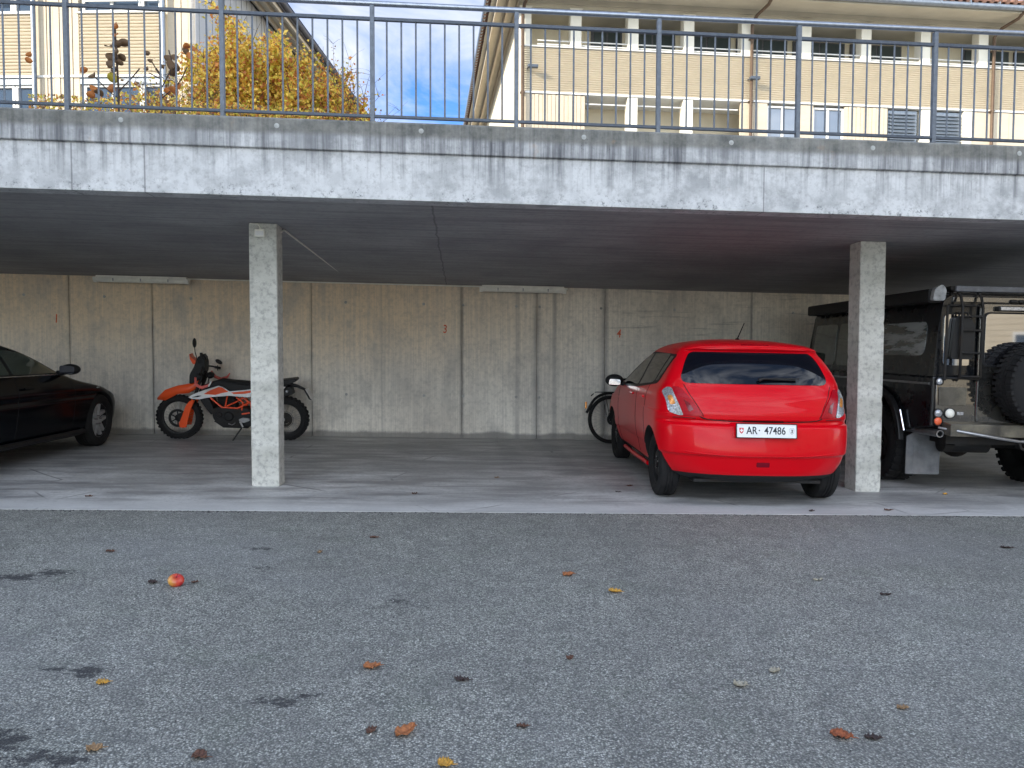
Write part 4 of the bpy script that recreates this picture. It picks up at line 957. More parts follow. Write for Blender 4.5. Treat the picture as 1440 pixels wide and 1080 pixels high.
# tank, seat, side panels
slabp('tank', [(470,560),(500,470),(560,450),(620,430),(700,450),(860,470),(860,540),(700,545),(560,560)], -.10,.10, M['black_plastic'], mc, .03, .03)
slabp('seat', [(600,440),(622,428),(700,437),(850,448),(1000,445),(1130,430),(1150,450),(1120,490),(850,492),(700,495),(640,478)], -.085,.085, M['black_rubber'], mc, .02, .02)
sh = [(398,562),(440,535),(520,505),(625,470),(655,478),(705,512),(845,497),(1000,470),(1130,470),(1100,500),(950,540),(840,557),(700,545),(560,560),(480,577),(420,574)]
oi = [(515,535),(560,507),(630,478),(655,484),(700,515),(650,525),(600,540)]
oi2 = [(720,520),(840,506),(1000,480),(1000,490),(820,528),(740,532)]
for s in (-1, 1):
    t0, t1 = sorted((s*.135, s*.155)); w_ = slabp('side_fairing', sh, t0, t1, M['white_plastic'], mc, .01, .006)
    t0, t1 = sorted((s*.1535, s*.159)); slabp('orange_graphic', oi, t0, t1, M['orange'], w_, .004, .001); slabp('orange_graphic', oi2, t0, t1, M['orange'], w_, .004, .001)
    slabp('dark_graphic', [(425,562),(470,548),(500,548),(470,560)], t0, t1, M['black_plastic'], w_, .002, .0)
    fr = MB(); y = s*.115
    tubep(fr, [(520,470,y*.4),(560,570,y),(640,640,y),(760,645,y),(850,600,y)], .014, 8)
    tubep(fr, [(685,550,y),(665,635,y)], .010, 8); tubep(fr, [(660,640,y),(760,590,y),(800,560,y)], .010, 8); tubep(fr, [(750,560,y),(800,600,y),(790,660,y)], .012, 8); tubep(fr, [(800,560,y),(860,610,y),(880,740,y)], .014, 8)
    tubep(fr, [(790,690,y),(850,680,y)], .014, 8)
    fr.build('trellis_frame', M['orange_frame'], mc, smooth=50)
    sa = MB(); sa.tube([Q3(850,730,s*.09), (1.435,s*.095,.30)], [.030,.020], 10); sa.build('swing_arm', M['grey_metal'], mc, smooth=50)
eng = MB(); eng.prism(rpoly([Q(560,655),Q(620,640),Q(840,650),Q(880,720),Q(850,785),Q(640,790),Q(575,735)], .03, 4), -.12,.12,'y')
B = Matrix.Translation(Q3(690,710,-.12)) @ Matrix.Rotation(PI/2,4,'Z'); eng.lathe([(.001,-.028),(.05,-.026),(.062,-.012),(.068,0)], 24, B)
B = Matrix.Translation(Q3(620,700,-.12)) @ Matrix.Rotation(PI/2,4,'Z'); eng.lathe([(.001,-.02),(.035,-.018),(.042,0)], 20, B)
for i in range(7): eng.box(Q(600,0)[0], Q(740,0)[0], -.095,.095, Q(0,640-i*11)[1], Q(0,640-i*11)[1]+.006)
eng.prism([Q(610,640),Q(740,640),Q(720,560),Q(600,565)], -.07,.07,'y')
eng.build('engine', M['dark_metal'], mc, bevel=.005, smooth=35)
m = MB(); m.prism(rpoly([Q(770,730),Q(800,715),Q(850,722),Q(850,740),Q(810,755),Q(780,752)], .006, 3), -.150,-.12,'y'); tubep(m, [(780,745,-.148),(800,790,-.148)], .014, 8); m.build('sprocket_cover', M['grey_metal'], mc, smooth=40)
m = MB(); tubep(m, [(690,765,-.14),(720,772,-.15),(745,758,-.15)], .007, 6); m.build('gear_lever', M['grey_metal'], mc, smooth=40)
slabp('skid_plate', [(590,745),(650,785),(830,795),(830,803),(645,800),(575,750)], -.11,.11, M['black_plastic'], mc, 0, .003)
slabp('radiator', [(475,578),(545,575),(575,640),(560,700),(520,650)], -.12,.12, M['black_plastic'], mc, .01, .01)
m = MB(); tubep(m, [(795,785,-.13),(700,935,-.20)], .011, 8); m.box(Q(690,0)[0]-.02,Q(705,0)[0]+.02,-.22,-.18,.0,.012); m.build('side_stand', M['black_plastic'], mc, smooth=40)
m = MB(); tubep(m, [(740,740,.13),(850,700,.15),(960,640,.17),(1130,520,.18)], [.022,.025,.05,.055], 14); m.build('exhaust', M['dark_metal'], mc, smooth=50)
m = MB(); m.tube([Q3(850,725,-.075),(1.435,-.075,.355)], .006, 6); m.tube([Q3(850,745,-.075),(1.435,-.075,.245)], .006, 6); m.lathe([(.11,-.075),(.115,-.072),(.11,-.069)], 30, Matrix.Translation((1.435,0,.30)) @ Matrix.Rotation(PI/2,4,'Z')); m.build('chain', M['dark_metal'], mc)
# tail
slabp('tail_section', [(1000,490),(1110,470),(1160,480),(1175,535),(1120,550),(1040,520)], -.07,.07, M['black_plastic'], mc, .02, .015)
slabp('luggage_rack', [(1080,425),(1195,408),(1206,418),(1200,432),(1150,458),(1085,450)], -.09,.09, M['black_plastic'], mc, .008, .006)
m = MB(); tubep(m, [(1120,460),(1200,475),(1255,500),(1290,575),(1308,582)], [.03,.022,.018,.010,.008], 8); m.build('plate_holder', M['black_plastic'], mc, smooth=40)
m = MB(); p0 = Vector(Q3(1262,492)); p1 = Vector(Q3(1312,575)); d = (p1-p0)
m.add([p0+Vector((.012,-.09,0)), p0+Vector((.012,.09,0)), p1+Vector((.012,.09,0)), p1+Vector((.012,-.09,0)), p0+Vector((.016,-.09,.002)), p0+Vector((.016,.09,.002)), p1+Vector((.016,.09,.002)), p1+Vector((.016,-.09,.002))],
      [(0,3,2,1),(4,5,6,7),(0,1,5,4),(1,2,6,5),(2,3,7,6),(3,0,4,7)]); m.build('rear_plate', M['white_plastic'], mc)
m = MB(); m.ball(Q3(1130,510,-.09), .022, 8); m.build('indicator', M['lens_clear'], mc, smooth=50)

# ------------------------------------------------------------------ bicycle
bc = tag(empty('bicycle', (2.07, 10.80, -SL*2.07+.003), R(14), SL, R(-5)), 'black bicycle with rear rack leaning between the red hatchback and the back wall', 'bicycle')
spoked(bc, (0,0,.345), .345, .045, .042, 32, .03, M['black_rubber'], M['black_plastic'], hubw=.05, disc=.08)
spoked(bc, (1.06,0,.345), .345, .045, .042, 32, .02, M['black_rubber'], M['black_plastic'], hubw=.04, disc=.08)
m = MB(); bb = (.44,0,.30); st = (.30,0,.74); hd = (.86,0,.86); hb = (.90,0,.72)
for a, b, r in ((bb,st,.018),(bb,hb,.022),(st,hd,.018),(hb,hd,.021)): m.tube([a,b], r, 10)
for y in (-.05,.05): m.tube([bb,(0,y,.345)], .010, 8); m.tube([st,(0,y,.345)], .009, 8); m.tube([hb,(1.06,y,.345)], .013, 8)
m.tube([st,(.26,0,.90)], .014, 8); m.tube([hd,(.85,0,.98)], .014, 8)
m.build('frame', M['black_plastic'], bc, smooth=50)
m = MB(); m.tube([(.93,-.30,1.0),(.86,-.12,1.0),(.86,.12,1.0),(.93,.30,1.0)], .012, 8); m.build('handlebar', M['black_plastic'], bc, smooth=50)
m = MB(); m.prism(rpoly([(.12,-.07),(.20,-.075),(.42,-.02),(.42,.02),(.20,.075),(.12,.07)], .02), .90,.93,'z'); m.build('saddle', M['black_plastic'], bc, bevel=.008)
m = MB()
for y in (-.05,.05): m.tube([(-.21,y,.735),(.26,y,.735)], .0055, 6); m.tube([(-.02,y,.345),(-.10,y,.735)], .0045, 6); m.tube([(-.02,y,.345),(.08,y,.735)], .0045, 6)
for x in (-.21,-.05,.1,.25): m.tube([(x,-.05,.735),(x,.05,.735)], .0045, 6)
m.build('rear_rack', M['black_plastic'], bc, smooth=40)
m = MB(); m.tube(spline([(.375*math.cos(R(a)),0,.345+.375*math.sin(R(a))) for a in (10,40,70,100,130,165)], 4), .02, 8, flat=1.0); m.build('mudguard', M['black_plastic'], bc, smooth=50)
m = MB(); m.tube([(-.29,0,.685),(-.25,0,.715)], [.010,.006], 8); m.build('guard_stay', M['black_plastic'], bc)
m = MB(); m.box(-.385,-.36,-.02,.02,.50,.60); m.build('rear_lamp', M['lens_amber'], bc, bevel=.008)
m = MB(); m.lathe([(.05,-.006),(.09,-.004),(.09,.004),(.05,.006)], 30, Matrix.Translation((.44,-.06,.30)) @ Matrix.Rotation(PI/2,4,'Z')); m.tube([(.44,-.08,.30),(.55,-.09,.17)], .010, 8); m.tube([(.44,.08,.30),(.33,.09,.43)], .010, 8)
m.box(.50,.60,-.17,-.09,.16,.18); m.box(.28,.38,.09,.17,.42,.44); m.build('crank_set', M['grey_metal'], bc, smooth=40)

# ------------------------------------------------------------------ right building (pale timber louvres)
def UX(px):
    k = (px-720)/1080; a = R(6.5); return (21*k-.2)/(math.cos(a)-k*math.sin(a))
rbld = tag(empty('apartment_building', (1.48,20.95,2.8), R(3)), 'long pale timber clad building with white columns, seen above the railing on the right', 'building')
Z0 = 2.8
def bpart(bld, mb, name, mat, z0=Z0, **kw):
    mb.v = [(x, y, z-z0) for x, y, z in mb.v]; return mb.build(name, mat, bld, **kw)
UL = 24.0; DEP = 13
COLS = [UX(p) for p in (807,886,963,1043,1125,1208,1290,1370)]; stp = (COLS[-1]-COLS[0])/7
while COLS[-1] < UL-2: COLS.append(COLS[-1]+stp)
levels = [(8.27,9.45,10.50,1.1)]   # spandrel bottom, top, opening top
b = MB()
# solid mass behind the loggias, side and back walls
b.box(.32, UL, 1.15, DEP, Z0, 10.74)
b.box(0, .30, .02, DEP, Z0, 10.74)
bpart(rbld, b, 'wall', M['plaster'])
# storey slabs that form the spandrels: boards with real shadow gaps
def louvers(bld, x0, x1, z0, z1, y=0, n=20, th=.05, name='louvre_panel', M_=None, zz=Z0):
    m = MB(); h = (z1-z0)/n
    m.box(x0, x1, y+.03, y+.15, z0+.01, z1-.02)
    for i in range(n):
        a = z0+i*h; m.prism([(y+.03, a+.004),(y+.004, a+.006),(y-.012, a+h*.45),(y+.03,a+h-.012)], x0, x1, 'x')
    return bpart(bld, m, name, M_ or M['wood_lou'], zz)
segs = [0.02, UX(735), UX(1040), UX(1384), 16.2, UL]
for zb, zt in ((8.27,9.45),(5.4,6.58),(2.9,3.8)):
    for a, c in zip(segs[:-1], segs[1:]): louvers(rbld, a+.012, c-.012, zb, zt)
m = MB(); 
for zt in (9.45, 6.58): m.box(.0, UL, -.035, .16, zt, zt+.035)
for zb in (8.27, 5.4): m.box(.0, UL, -.02, 1.15, zb-.05, zb)
bpart(rbld, m, 'sill', M['white_frame'], bevel=.004)
m = MB(); m.box(0, UL, .0, 1.15, 10.50, 10.62); m.box(-.0, UL, -.05, .0, 10.60, 10.74); bpart(rbld, m, 'lintel', M['soffit'])
for zb in (8.27, 5.4):
    m = MB(); m.box(.3, UL, .16, 1.15, zb+.9, zb+1.05); bpart(rbld, m, 'loggia_floor', M['soffit'])
for i, u in enumerate([.14]+COLS):
    m = MB(); m.box(u-.15, u+.15, .0, .30, 9.486, 10.50)
    m.add([(u-.15,.0,10.46),(u+.15,.0,10.46),(u+.19,-.06,10.50),(u-.19,-.06,10.50),(u-.15,.3,10.46),(u+.15,.3,10.46)],[(0,1,2,3)])
    bpart(rbld, m, 'column', M['white_col'], bevel=.01)
low = [UX(p) for p in (886,963)] 
for u in low:
    m = MB(); m.box(u-.14, u+.14, .0, .30, 6.6, 8.21); bpart(rbld, m, 'column', M['white_col'], bevel=.01)
# upper loggia: windows at the back, railing bars in front
ups = [.32]+COLS
for i in range(len(ups)-1):
    a, c = ups[i]+.15, ups[i+1]-.15
    m = MB(); 
    for z in (9.56, 9.66): m.tube([(a,.08,z),(c,.08,z)], .018, 6)
    bpart(rbld, m, 'balcony_bar', M['white_frame'])
    if i >= 1 and i not in (7,):
        x0 = a+(.55 if i == 1 else .05)
        f = MB(); f.box(x0-.05, c+.12, 1.09, 1.145, 9.35, 10.40); fo = bpart(rbld, f, 'window', M['roof_dark'])
        n = 2
        for q in range(n):
            w0 = x0+(c+.1-x0)*q/n+.03; w1 = x0+(c+.1-x0)*(q+1)/n-.03
            f = MB(); f.box(w0, w1, 1.07, 1.09, 9.4, 10.36); bpart(rbld, f, 'pane', M['glass_bldg_dark']).parent = fo
# ground of lower storey: boards, windows, shutters by pixel-measured bays
def boards(bld, x0, x1, z0, z1, y=0, w=.11, mat=None, name='board_panel', zz=Z0, axis='x'):
    m = MB(); n = max(1, int((x1-x0)/w)); h = (x1-x0)/n
    if axis == 'x':
        m.box(x0, x1, y+.03, y+.10, z0, z1)
        for i in range(n): m.box(x0+i*h+.006, x0+(i+1)*h-.006, y+(0 if i % 2 else .012), y+.03, z0, z1)
    else:
        m.box(y-.10, y-.03, x0, x1, z0, z1)
        for i in range(n): m.box(y-.03, y-(0 if i % 2 else .012), x0+i*h+.006, x0+(i+1)*h-.006, z0, z1)
    return bpart(bld, m, name, mat or M['wood_board'], zz)
boards(rbld, .04, UX(820), 6.6, 8.20)
boards(rbld, UX(1180), UX(1240), 6.6, 8.20)
boards(rbld, UX(1036), UX(1073), 6.6, 8.20, w=.35)
boards(rbld, UX(1358), 16.0, 6.6, 8.20, w=.5)
boards(rbld, 16.0, UL, 6.6, 8.20)
def framed(bld, x0, x1, z0, z1, y, pane, zz=Z0, mull=1, d=.05, bars=()):
    m = MB(); m.box(x0,x0+d,y,y+.08,z0,z1); m.box(x1-d,x1,y,y+.08,z0,z1); m.box(x0+d,x1-d,y,y+.08,z1-d,z1); m.box(x0+d,x1-d,y,y+.08,z0,z0+d)
    for q in range(1, mull+1):
        xm = x0+(x1-x0)*q/(mull+1); m.box(xm-d*.6,xm+d*.6,y+.003,y+.08,z0+d,z1-d)
    for z in bars: m.box(x0+d,x1-d,y-.05,y-.02,z-.02,z+.02)
    fo = bpart(bld, m, 'window', M['white_frame'], zz, bevel=.004)
    p = MB(); p.box(x0+.01,x1-.01,y+.045,y+.06,z0+.01,z1-.01); q = bpart(bld, p, 'pane', pane, zz); q.parent = fo
    return fo
framed(rbld, UX(1073), UX(1118), 6.6, 8.16, .06, M['glass_bldg'])
framed(rbld, UX(1137), UX(1180), 6.6, 8.16, .06, M['glass_bldg'])
boards(rbld, UX(1118), UX(1137), 6.6, 8.20, w=.3)
for x0, x1 in ((1243,1283),(1303,1344)):
    m = MB(); a, c = UX(x0), UX(x1); m.box(a,c,.10,.14,6.6,8.18)
    for i in range(15): z = 6.65+i*.10; m.prism([(.02,z),(.09,z+.045),(.095,z+.05),(.02,z+.008)], a+.02, c-.02, 'x')
    bpart(rbld, m, 'slatted_blind', M['zinc'])
for px_ in (1293,1351):
    m = MB(); u = UX(px_); m.box(u-.13,u+.13,-.01,.25,6.6,8.20); bpart(rbld, m, 'column', M['white_col'], bevel=.01)
m = MB(); m.box(UX(822), UX(1034), 1.09,1.14,5.4,7.35); bpart(rbld, m, 'window', M['glass_bldg_dark'])
m = MB(); m.tube([(UX(822),.12,8.02),(UX(1034),.12,8.02)], .02, 6); bpart(rbld, m, 'balcony_bar', M['white_frame'])
# eaves, gutter, roof
m = MB(); m.prism([(-1.0,10.60),(-.055,10.72),(-.055,10.80),(-1.0,10.66)], -.75, UL+.8, 'x'); m.box(-.75, -.01, -.055, DEP+.8, 10.745, 10.80); m.box(-.01,UL+.8,DEP,DEP+.8,10.745,10.80); bpart(rbld, m, 'soffit', M['soffit'])
m = MB()
for z, o_ in ((10.74,.0),(10.70,-.25),(10.70,-.55)): m.box(-.05-.02+o_, -.0+o_, -.9, DEP+.8, z-.12, z+.004)
bpart(rbld, m, 'side_rafter', M['wood_board'])
m = MB(); m.tube([(-.85,-1.07,10.70),(UL+.8,-1.07,10.70)], .075, 10); m.tube([(-.86,-1.0,10.86),(-.86,DEP+.9,10.86)], .07, 10)
for i in range(30): x = -.6+i*.85; m.box(x-.012,x+.012,-1.16,-1.0,10.68,10.80)
gt = bpart(rbld, m, 'gutter', M['zinc'], smooth=50)
def tiled(x0,x1,y0,y1,z0,slope,bld,zz):
    m = MB(); ex = 6.4
    # hipped roof with scalloped tile edge
    zr = z0+ex*slope; ym = (y0+y1)/2
    m.add([(x0,y0,z0),(x1,y0,z0),(x1,y1,z0),(x0,y1,z0),(x0+ex,ym,zr),(x1-ex,ym,zr)],[(0,1,5,4),(1,2,5),(2,3,4,5),(3,0,4),(0,3,2,1)])
    n = int((x1-x0)/.23)
    for i in range(n): m.tube([(x0+.1+i*.23,y0-.04,z0-.0),(x0+.1+i*.23,y0+.5,z0+.5*slope+.0)], .07, 6)
    n = int((y1-y0)/.23)
    for i in range(n): m.tube([(x0-.04,y0+.1+i*.23,z0),(x0+.5,y0+.1+i*.23,z0+.5*slope)], .07, 6)
    return bpart(bld, m, 'roof', M['roof_tile'], zz)
tiled(-.86, UL+.9, -1.08, DEP+.9, 10.83, .40, rbld, Z0)
# downpipes with their swan necks
for px_ in (733,1048,1381):
    u = UX(px_)
    m = MB(); m.tube([(u,-.10,2.9),(u,-.10,10.30),(u+.02,-.35,10.44),(u+.12,-.85,10.52),(u+.14,-1.05,10.64)], .045, 10)
    for z in (5.2,6.9,8.2,9.9): m.box(u-.06,u+.06,-.13,.02,z,z+.03)
    bpart(rbld, m, 'downpipe', M['copper'], smooth=50)
for px_, z in ((736,8.85),(1041,8.80)):
    u = UX(px_); m = MB(); m.box(u+.06,u+.34,-.26,-.14,z-.03,z+.05); m.tube([(u+.10,-.16,z),(u+.08,.0,z+.02)], .02, 6); bpart(rbld, m, 'floodlight', M['galv_dark'], bevel=.01)

# ------------------------------------------------------------------ left building
lbld = tag(empty('gabled_building', (-5.35,15.96,2.8), R(-5.5)), 'pale timber building with blue reflecting windows behind the golden shrub, far left', 'building')
def UXL(px):
    k = (px-720)/1080; a = R(-2.0); return (15.6*k+6.31)/(math.cos(a)-k*math.sin(a))
LW = 14; LD = 16
m = MB(); m.box(-LW, -.105, .12, LD, Z0, 9.55); bpart(lbld, m, 'wall', M['plaster'])
BA = (UXL(58), UXL(122), UXL(234))
for zb, zt in ((6.79,8.0),(4.0,5.1)):
    for a, c in ((-LW, BA[0]-.01), (BA[1], BA[2])): louvers(lbld, a, c, zb, zt, n=18, zz=Z0)
    mm = MB(); mm.box(-LW, BA[0], -.03,.12, zt, zt+.03); mm.box(BA[1]-.05,BA[2]+.05,-.03,.12,zt,zt+.03); mm.box(-LW,-.14,-.015,.12,zb-.045,zb-.002); bpart(lbld, mm, 'sill', M['white_frame'])
for zb, zt in ((5.13,9.5),):
    boards(lbld, BA[0]+.01, BA[1]-.02, zb, zt, w=.13, zz=Z0); boards(lbld, UXL(243), -.02, zb, zt, w=.12, zz=Z0)
for z0_, z1_ in ((5.15,6.62),(8.04,9.5)):
    framed(lbld, UXL(-60), UXL(28), z0_, z1_, .06, M['glass_bldg'], bars=(z0_+.22,)); framed(lbld, UXL(29), UXL(56), z0_, z1_, .06, M['glass_bldg'], mull=0)
    framed(lbld, UXL(124), UXL(205), z0_, z1_, .06, M['glass_bldg'], bars=(z0_+.22,)); framed(lbld, UXL(206), UXL(233), z0_, z1_, .06, M['glass_bldg'], mull=0, bars=(z0_+.22,))
    for k_ in range(3): framed(lbld, -LW+.2+k_*2, -LW+2+k_*2, z0_, z1_, .06, M['glass_bldg'])
m = MB(); m.box(-LW, -.14, .02, .12, 6.62, 6.745); bpart(lbld, m, 'blind_box', M['zinc'])
boards(lbld, .0, LD, Z0, 9.5, y=0, w=.16, mat=M['wood_grey'], name='side_boarding', zz=Z0, axis='y')
m = MB(); m.tube([(UXL(240),-.08,2.9),(UXL(240),-.08,9.3)], .045, 10); m.tube([(UXL(62),-.08,2.9),(UXL(62),-.08,9.3)], .045, 10); bpart(lbld, m, 'downpipe', M['zinc'], smooth=50)
# broad eaves along the side: soffit, rafters, dark gutter edge
m = MB(); m.box(-LW-.6, .60, -.8, -.02, 9.52, 9.60); m.box(.02,.60,-.02,LD+.8,9.52,9.60); bpart(lbld, m, 'soffit', M['soffit'])
m = MB()
for x in (.16,.38,.56): m.box(x-.02,x+.02,-.75,LD+.7,9.42,9.519)
bpart(lbld, m, 'side_rafter', M['wood_board'])
m = MB(); m.tube([(.68,-.85,9.60),(.68,LD+.8,9.60)], .07, 10); m.box(.60,.64,-.8,LD+.8,9.50,9.72); m.tube([(-LW-.6,-.88,9.60),(.7,-.88,9.60)], .07, 8); bpart(lbld, m, 'gutter', M['roof_dark'], smooth=50)
m = MB(); m.add([(-LW-.6,-.9,9.70),(.72,-.9,9.70),(.72,LD+.8,9.70),(-LW-.6,LD+.8,9.70),(-LW/2,5,12.4),(-LW/2,LD-5,12.4)],[(0,1,4),(1,2,5,4),(2,3,5),(3,0,4,5),(0,3,2,1)]); bpart(lbld, m, 'roof', M['roof_dark'])
# wire mast or lean-to pole in front of the gable is not visible; shrubs follow

# ------------------------------------------------------------------ shrubs on the terrace
def leafcloud(name, parent, mats, pts, size, flat=0.0, seed=1, aspect=.65):
    r = random.Random(seed); vs = []; fs = []; mi = []
    for p in pts:
        s = size*r.uniform(.6,1.25); a = Vector((r.gauss(0,1),r.gauss(0,1),r.gauss(0,1))).normalized(); b = a.cross(Vector((r.gauss(0,1),r.gauss(0,1),r.gauss(0,1)))).normalized()
        c = a.cross(b); k = len(vs); p = Vector(p)
        vs += [p-a*s, p-a*s*.1+b*s*aspect+c*s*.12, p+a*s, p-a*s*.1-b*s*aspect+c*s*.12]; fs.append((k,k+1,k+2,k+3)); mi.append(r.choice(range(len(mats))))
    m = MB(); m.v = [tuple(v) for v in vs]; m.f = fs; m.m = mi
    return m.build(name, mats, parent, fix=False)
def AT(px, py, Y):     # point at world depth Y seen at photo pixel (measuring aid for the terrace planting)
    a = R(3.5); p = math.atan(48/1080); v = 540-py; u = px-720
    fy = 1080*math.cos(p)+v*math.sin(p); fz = -1080*math.sin(p)+v*math.cos(p)
    X = u*math.cos(a)+fy*math.sin(a); Yy = -u*math.sin(a)+fy*math.cos(a); return Vector((X*Y/Yy, Y, 1.3+fz*Y/Yy))
def shrub(name, base, tips, label, cat, mats, nleaf, size, spread, seed, group=None, sr=.018, per=.16):
    r = random.Random(seed); t = tag(empty(name, base), label, cat, group); b0 = Vector(base)
    m = MB(); pts = []
    for tip in tips:
        tip = Vector(tip); n = 7; mid = [b0.lerp(tip, i/n) + Vector((r.uniform(-1,1)*.05*i, r.uniform(-1,1)*.05*i, 0)) for i in range(n+1)]
        mid = [q - b0 for q in mid]; mid[0] = Vector((r.uniform(-.12,.12), r.uniform(-.12,.12), 0))
        m.tube(mid, [sr*(1-.8*i/n) for i in range(n+1)], 6)
        for i in range(1, n+1):
            for _ in range(3):
                d = Vector((r.gauss(0,1), r.gauss(0,1), r.gauss(.5,.8))).normalized()*r.uniform(.12,.4); e = mid[i]+d
                m.tube([mid[i], mid[i]+d*.5+Vector((0,0,.02)), e], [sr*.3, sr*.2, sr*.1], 4)
        for _ in range(nleaf):
            s = r.random()**.7; i = min(n-1, int(s*n)); q = mid[i].lerp(mid[i+1], s*n-i)
            q = q + Vector((r.gauss(0,1), r.gauss(0,1), r.gauss(0,1)))*spread*(1.05-.55*s); pts.append(q)
    m.build('stems', M['bark'], t)
    leafcloud('foliage', t, mats, pts, size, seed=seed)
    return t
def hgt(px):     # outline of the golden shrub in the photo
    xs = [262,285,310,330,355,380,400,420,440,460,480,500,515]; ys = [78,30,18,28,40,48,55,52,70,88,112,140,160]
    return float(np.interp(px, xs, ys))
YB_ = 12.6; tips = []
r_ = random.Random(5)
for i in range(46):
    px_ = r_.uniform(268, 505); tips.append(AT(px_, hgt(px_)+r_.uniform(0,70)+8, YB_+r_.uniform(-.7,.7)))
base = AT(385, 175, YB_); base.z = 2.8
# several stools along a row so that the outline follows the photo
for k_, (pc, lab) in enumerate(((310,'tall golden shrub with fine leaves, leftmost of the golden clump'),(375,'golden shrub with fine leaves, between the tall left one and the right ones'),(432,'golden shrub with fine leaves, third from the left of the clump'),(484,'low rusty golden shrub at the right end of the clump, under the eaves'))):
    hw = 42; tp = []
    for i in range(15):
        px_ = pc+r_.uniform(-hw,hw); tp.append(AT(px_, hgt(px_)+r_.uniform(-6,75), YB_+r_.uniform(-.6,.6)))
    b_ = AT(pc, 175, YB_); b_.z = 2.8
    ms = [M['leaf_y'],M['leaf_y'],M['leaf_g'],M['leaf_o']] if k_ < 2 else ([M['leaf_y'],M['leaf_g'],M['leaf_o']] if k_ == 2 else [M['leaf_o'],M['leaf_y'],M['leaf_g']])
    shrub('golden_shrub', b_, tp, lab, 'shrub', ms, 1300, .034, .16, 20+k_, 'golden shrubs behind the railing')
# wispy shoots at the right end of the clump
tp = [AT(x, y, 12.2) for x, y in ((470,80),(485,105),(500,110),(515,100),(522,125),(508,135),(492,95),(460,60),(530,150))]
b_ = AT(495, 175, 12.2); b_.z = 2.8
shrub('wispy_shrub', b_, tp, 'thin twiggy shrub with sparse leaves against the sky, right of the golden clump', 'shrub', [M['leaf_o'],M['leaf_b']], 34, .022, .11, 41, None, .009)
# low mixed growth left
for k_, (pc, lab) in enumerate(((215,'low rusty bush behind the railing, below the big-leaved sapling'),(262,'mixed orange bush at the foot of the golden clump'))):
    tp = [AT(pc+r_.uniform(-34,34), r_.uniform(105,160), 10.8+r_.uniform(-.3,.3)) for i in range(14)]; b_ = AT(pc, 185, 10.8); b_.z = 2.8 if b_.z > 2.8 else b_.z-.1
    shrub('low_bush', b_, tp, lab, 'shrub', [M['leaf_o'],M['leaf_y'],M['leaf_g'],M['leaf_b']], 90, .030, .13, 60+k_, 'low bushes behind the railing', .010)
# planting strip: dense low growth showing just over the parapet
pts = []
for i in range(3600):
    px_ = r_.uniform(40, 515); p = AT(px_, 150+r_.uniform(-6,30)+(px_-250)*.05 - (12 if 150 < px_ < 260 else 0)*r_.random(), 9.6+r_.uniform(-.3,.5)); pts.append(p)
gc = leafcloud('ground_cover', None, [M['leaf_y'],M['leaf_g'],M['leaf_o'],M['leaf_b']], [p for p in pts], .024, seed=9); tag(gc, kind='stuff')
# sapling with big round leaves
def sapling(name, px_, Y, pts_, leaves, label, cat='sapling', sz=.046, mats=None, seed=3):
    r = random.Random(seed); b0 = AT(px_, 190, Y); b0.z = 2.75; t = tag(empty(name, b0), label, cat)
    m = MB()
    for br in pts_: 
        q = [AT(x,y,Y)-b0 for x,y in br]; 
        if br is pts_[0]: q = [Vector((0,0,0))]+q
        m.tube(spline(q, 4), .010 if br is pts_[0] else .006, 6)
    m.build('stem', M['bark'], t, smooth=50)
    for (x, y, s, mt) in leaves:
        c = AT(x, y, Y+r.uniform(-.12,.12))-b0; n = Vector((r.gauss(0,.5), -1, r.gauss(0,.6))).normalized(); u = n.cross(Vector((r.gauss(0,.6),0,1))).normalized(); v = n.cross(u)
        lf = MB(); ring = []; K = 12
        for k in range(K):
            a = 2*PI*k/K; rr = sz*s*(1+.16*math.cos(a)); ring.append(c+u*rr*math.cos(a)*1.05+v*rr*.82*math.sin(a)+n*.012*math.cos(2*a))
        lf.add([c-n*.006]+ring, [(0,1+k,1+(k+1)%K) for k in range(K)]); o = lf.build('leaf', mt, t, smooth=60, fix=False)
        sm = o.modifiers.new('s','SOLIDIFY'); sm.thickness = .0015
B_, O_, G_ = M['leaf_b'], M['leaf_o'], M['leaf_g']
sapling('big_leaved_sapling', 164, 7.6, [[(166,150),(165,120),(163,90),(161,60),(160,38)],[(166,130),(185,110),(195,98)],[(165,140),(150,128),(130,108)],[(165,100),(150,96)]],
  [(161,37,.75,O_),(161,50,.7,O_),(153,66,1.0,B_),(164,63,.9,B_),(174,62,1.0,B_),(162,72,.8,B_),(155,81,1.1,B_),(165,84,.9,B_),(171,83,.8,B_),(155,91,1.05,B_),(160,98,.9,B_),(168,90,.7,B_),(158,112,1.1,G_),(157,125,1.1,O_),(117,100,.8,O_),(129,107,.8,B_),(133,127,1.0,O_),(128,135,.9,O_),(139,133,.9,B_),(40,78,.6,O_),(40,87,.7,O_)],
  'sapling with large round brown and orange leaves behind the railing at upper left')
sapling('branching_sapling', 225, 7.9, [[(226,150),(225,125),(224,108),(218,98)],[(224,108),(212,88)],[(224,112),(208,104)],[(226,125),(240,95),(236,72)],[(226,140),(250,118),(262,95)]],
  [(206,76,.6,B_),(211,86,.6,B_),(205,97,.6,B_),(237,83,1.0,B_),(246,82,.9,B_),(239,94,1.1,B_),(247,96,1.0,B_),(243,104,1.0,B_),(260,74,.8,B_),(267,81,.9,O_),(262,66,.8,O_),(272,70,.8,O_),(244,130,1.1,O_),(250,122,.9,O_),(236,130,.9,O_),(228,95,.6,B_)],
  'branching young tree with dark rounded leaves just left of the golden clump', seed=8)

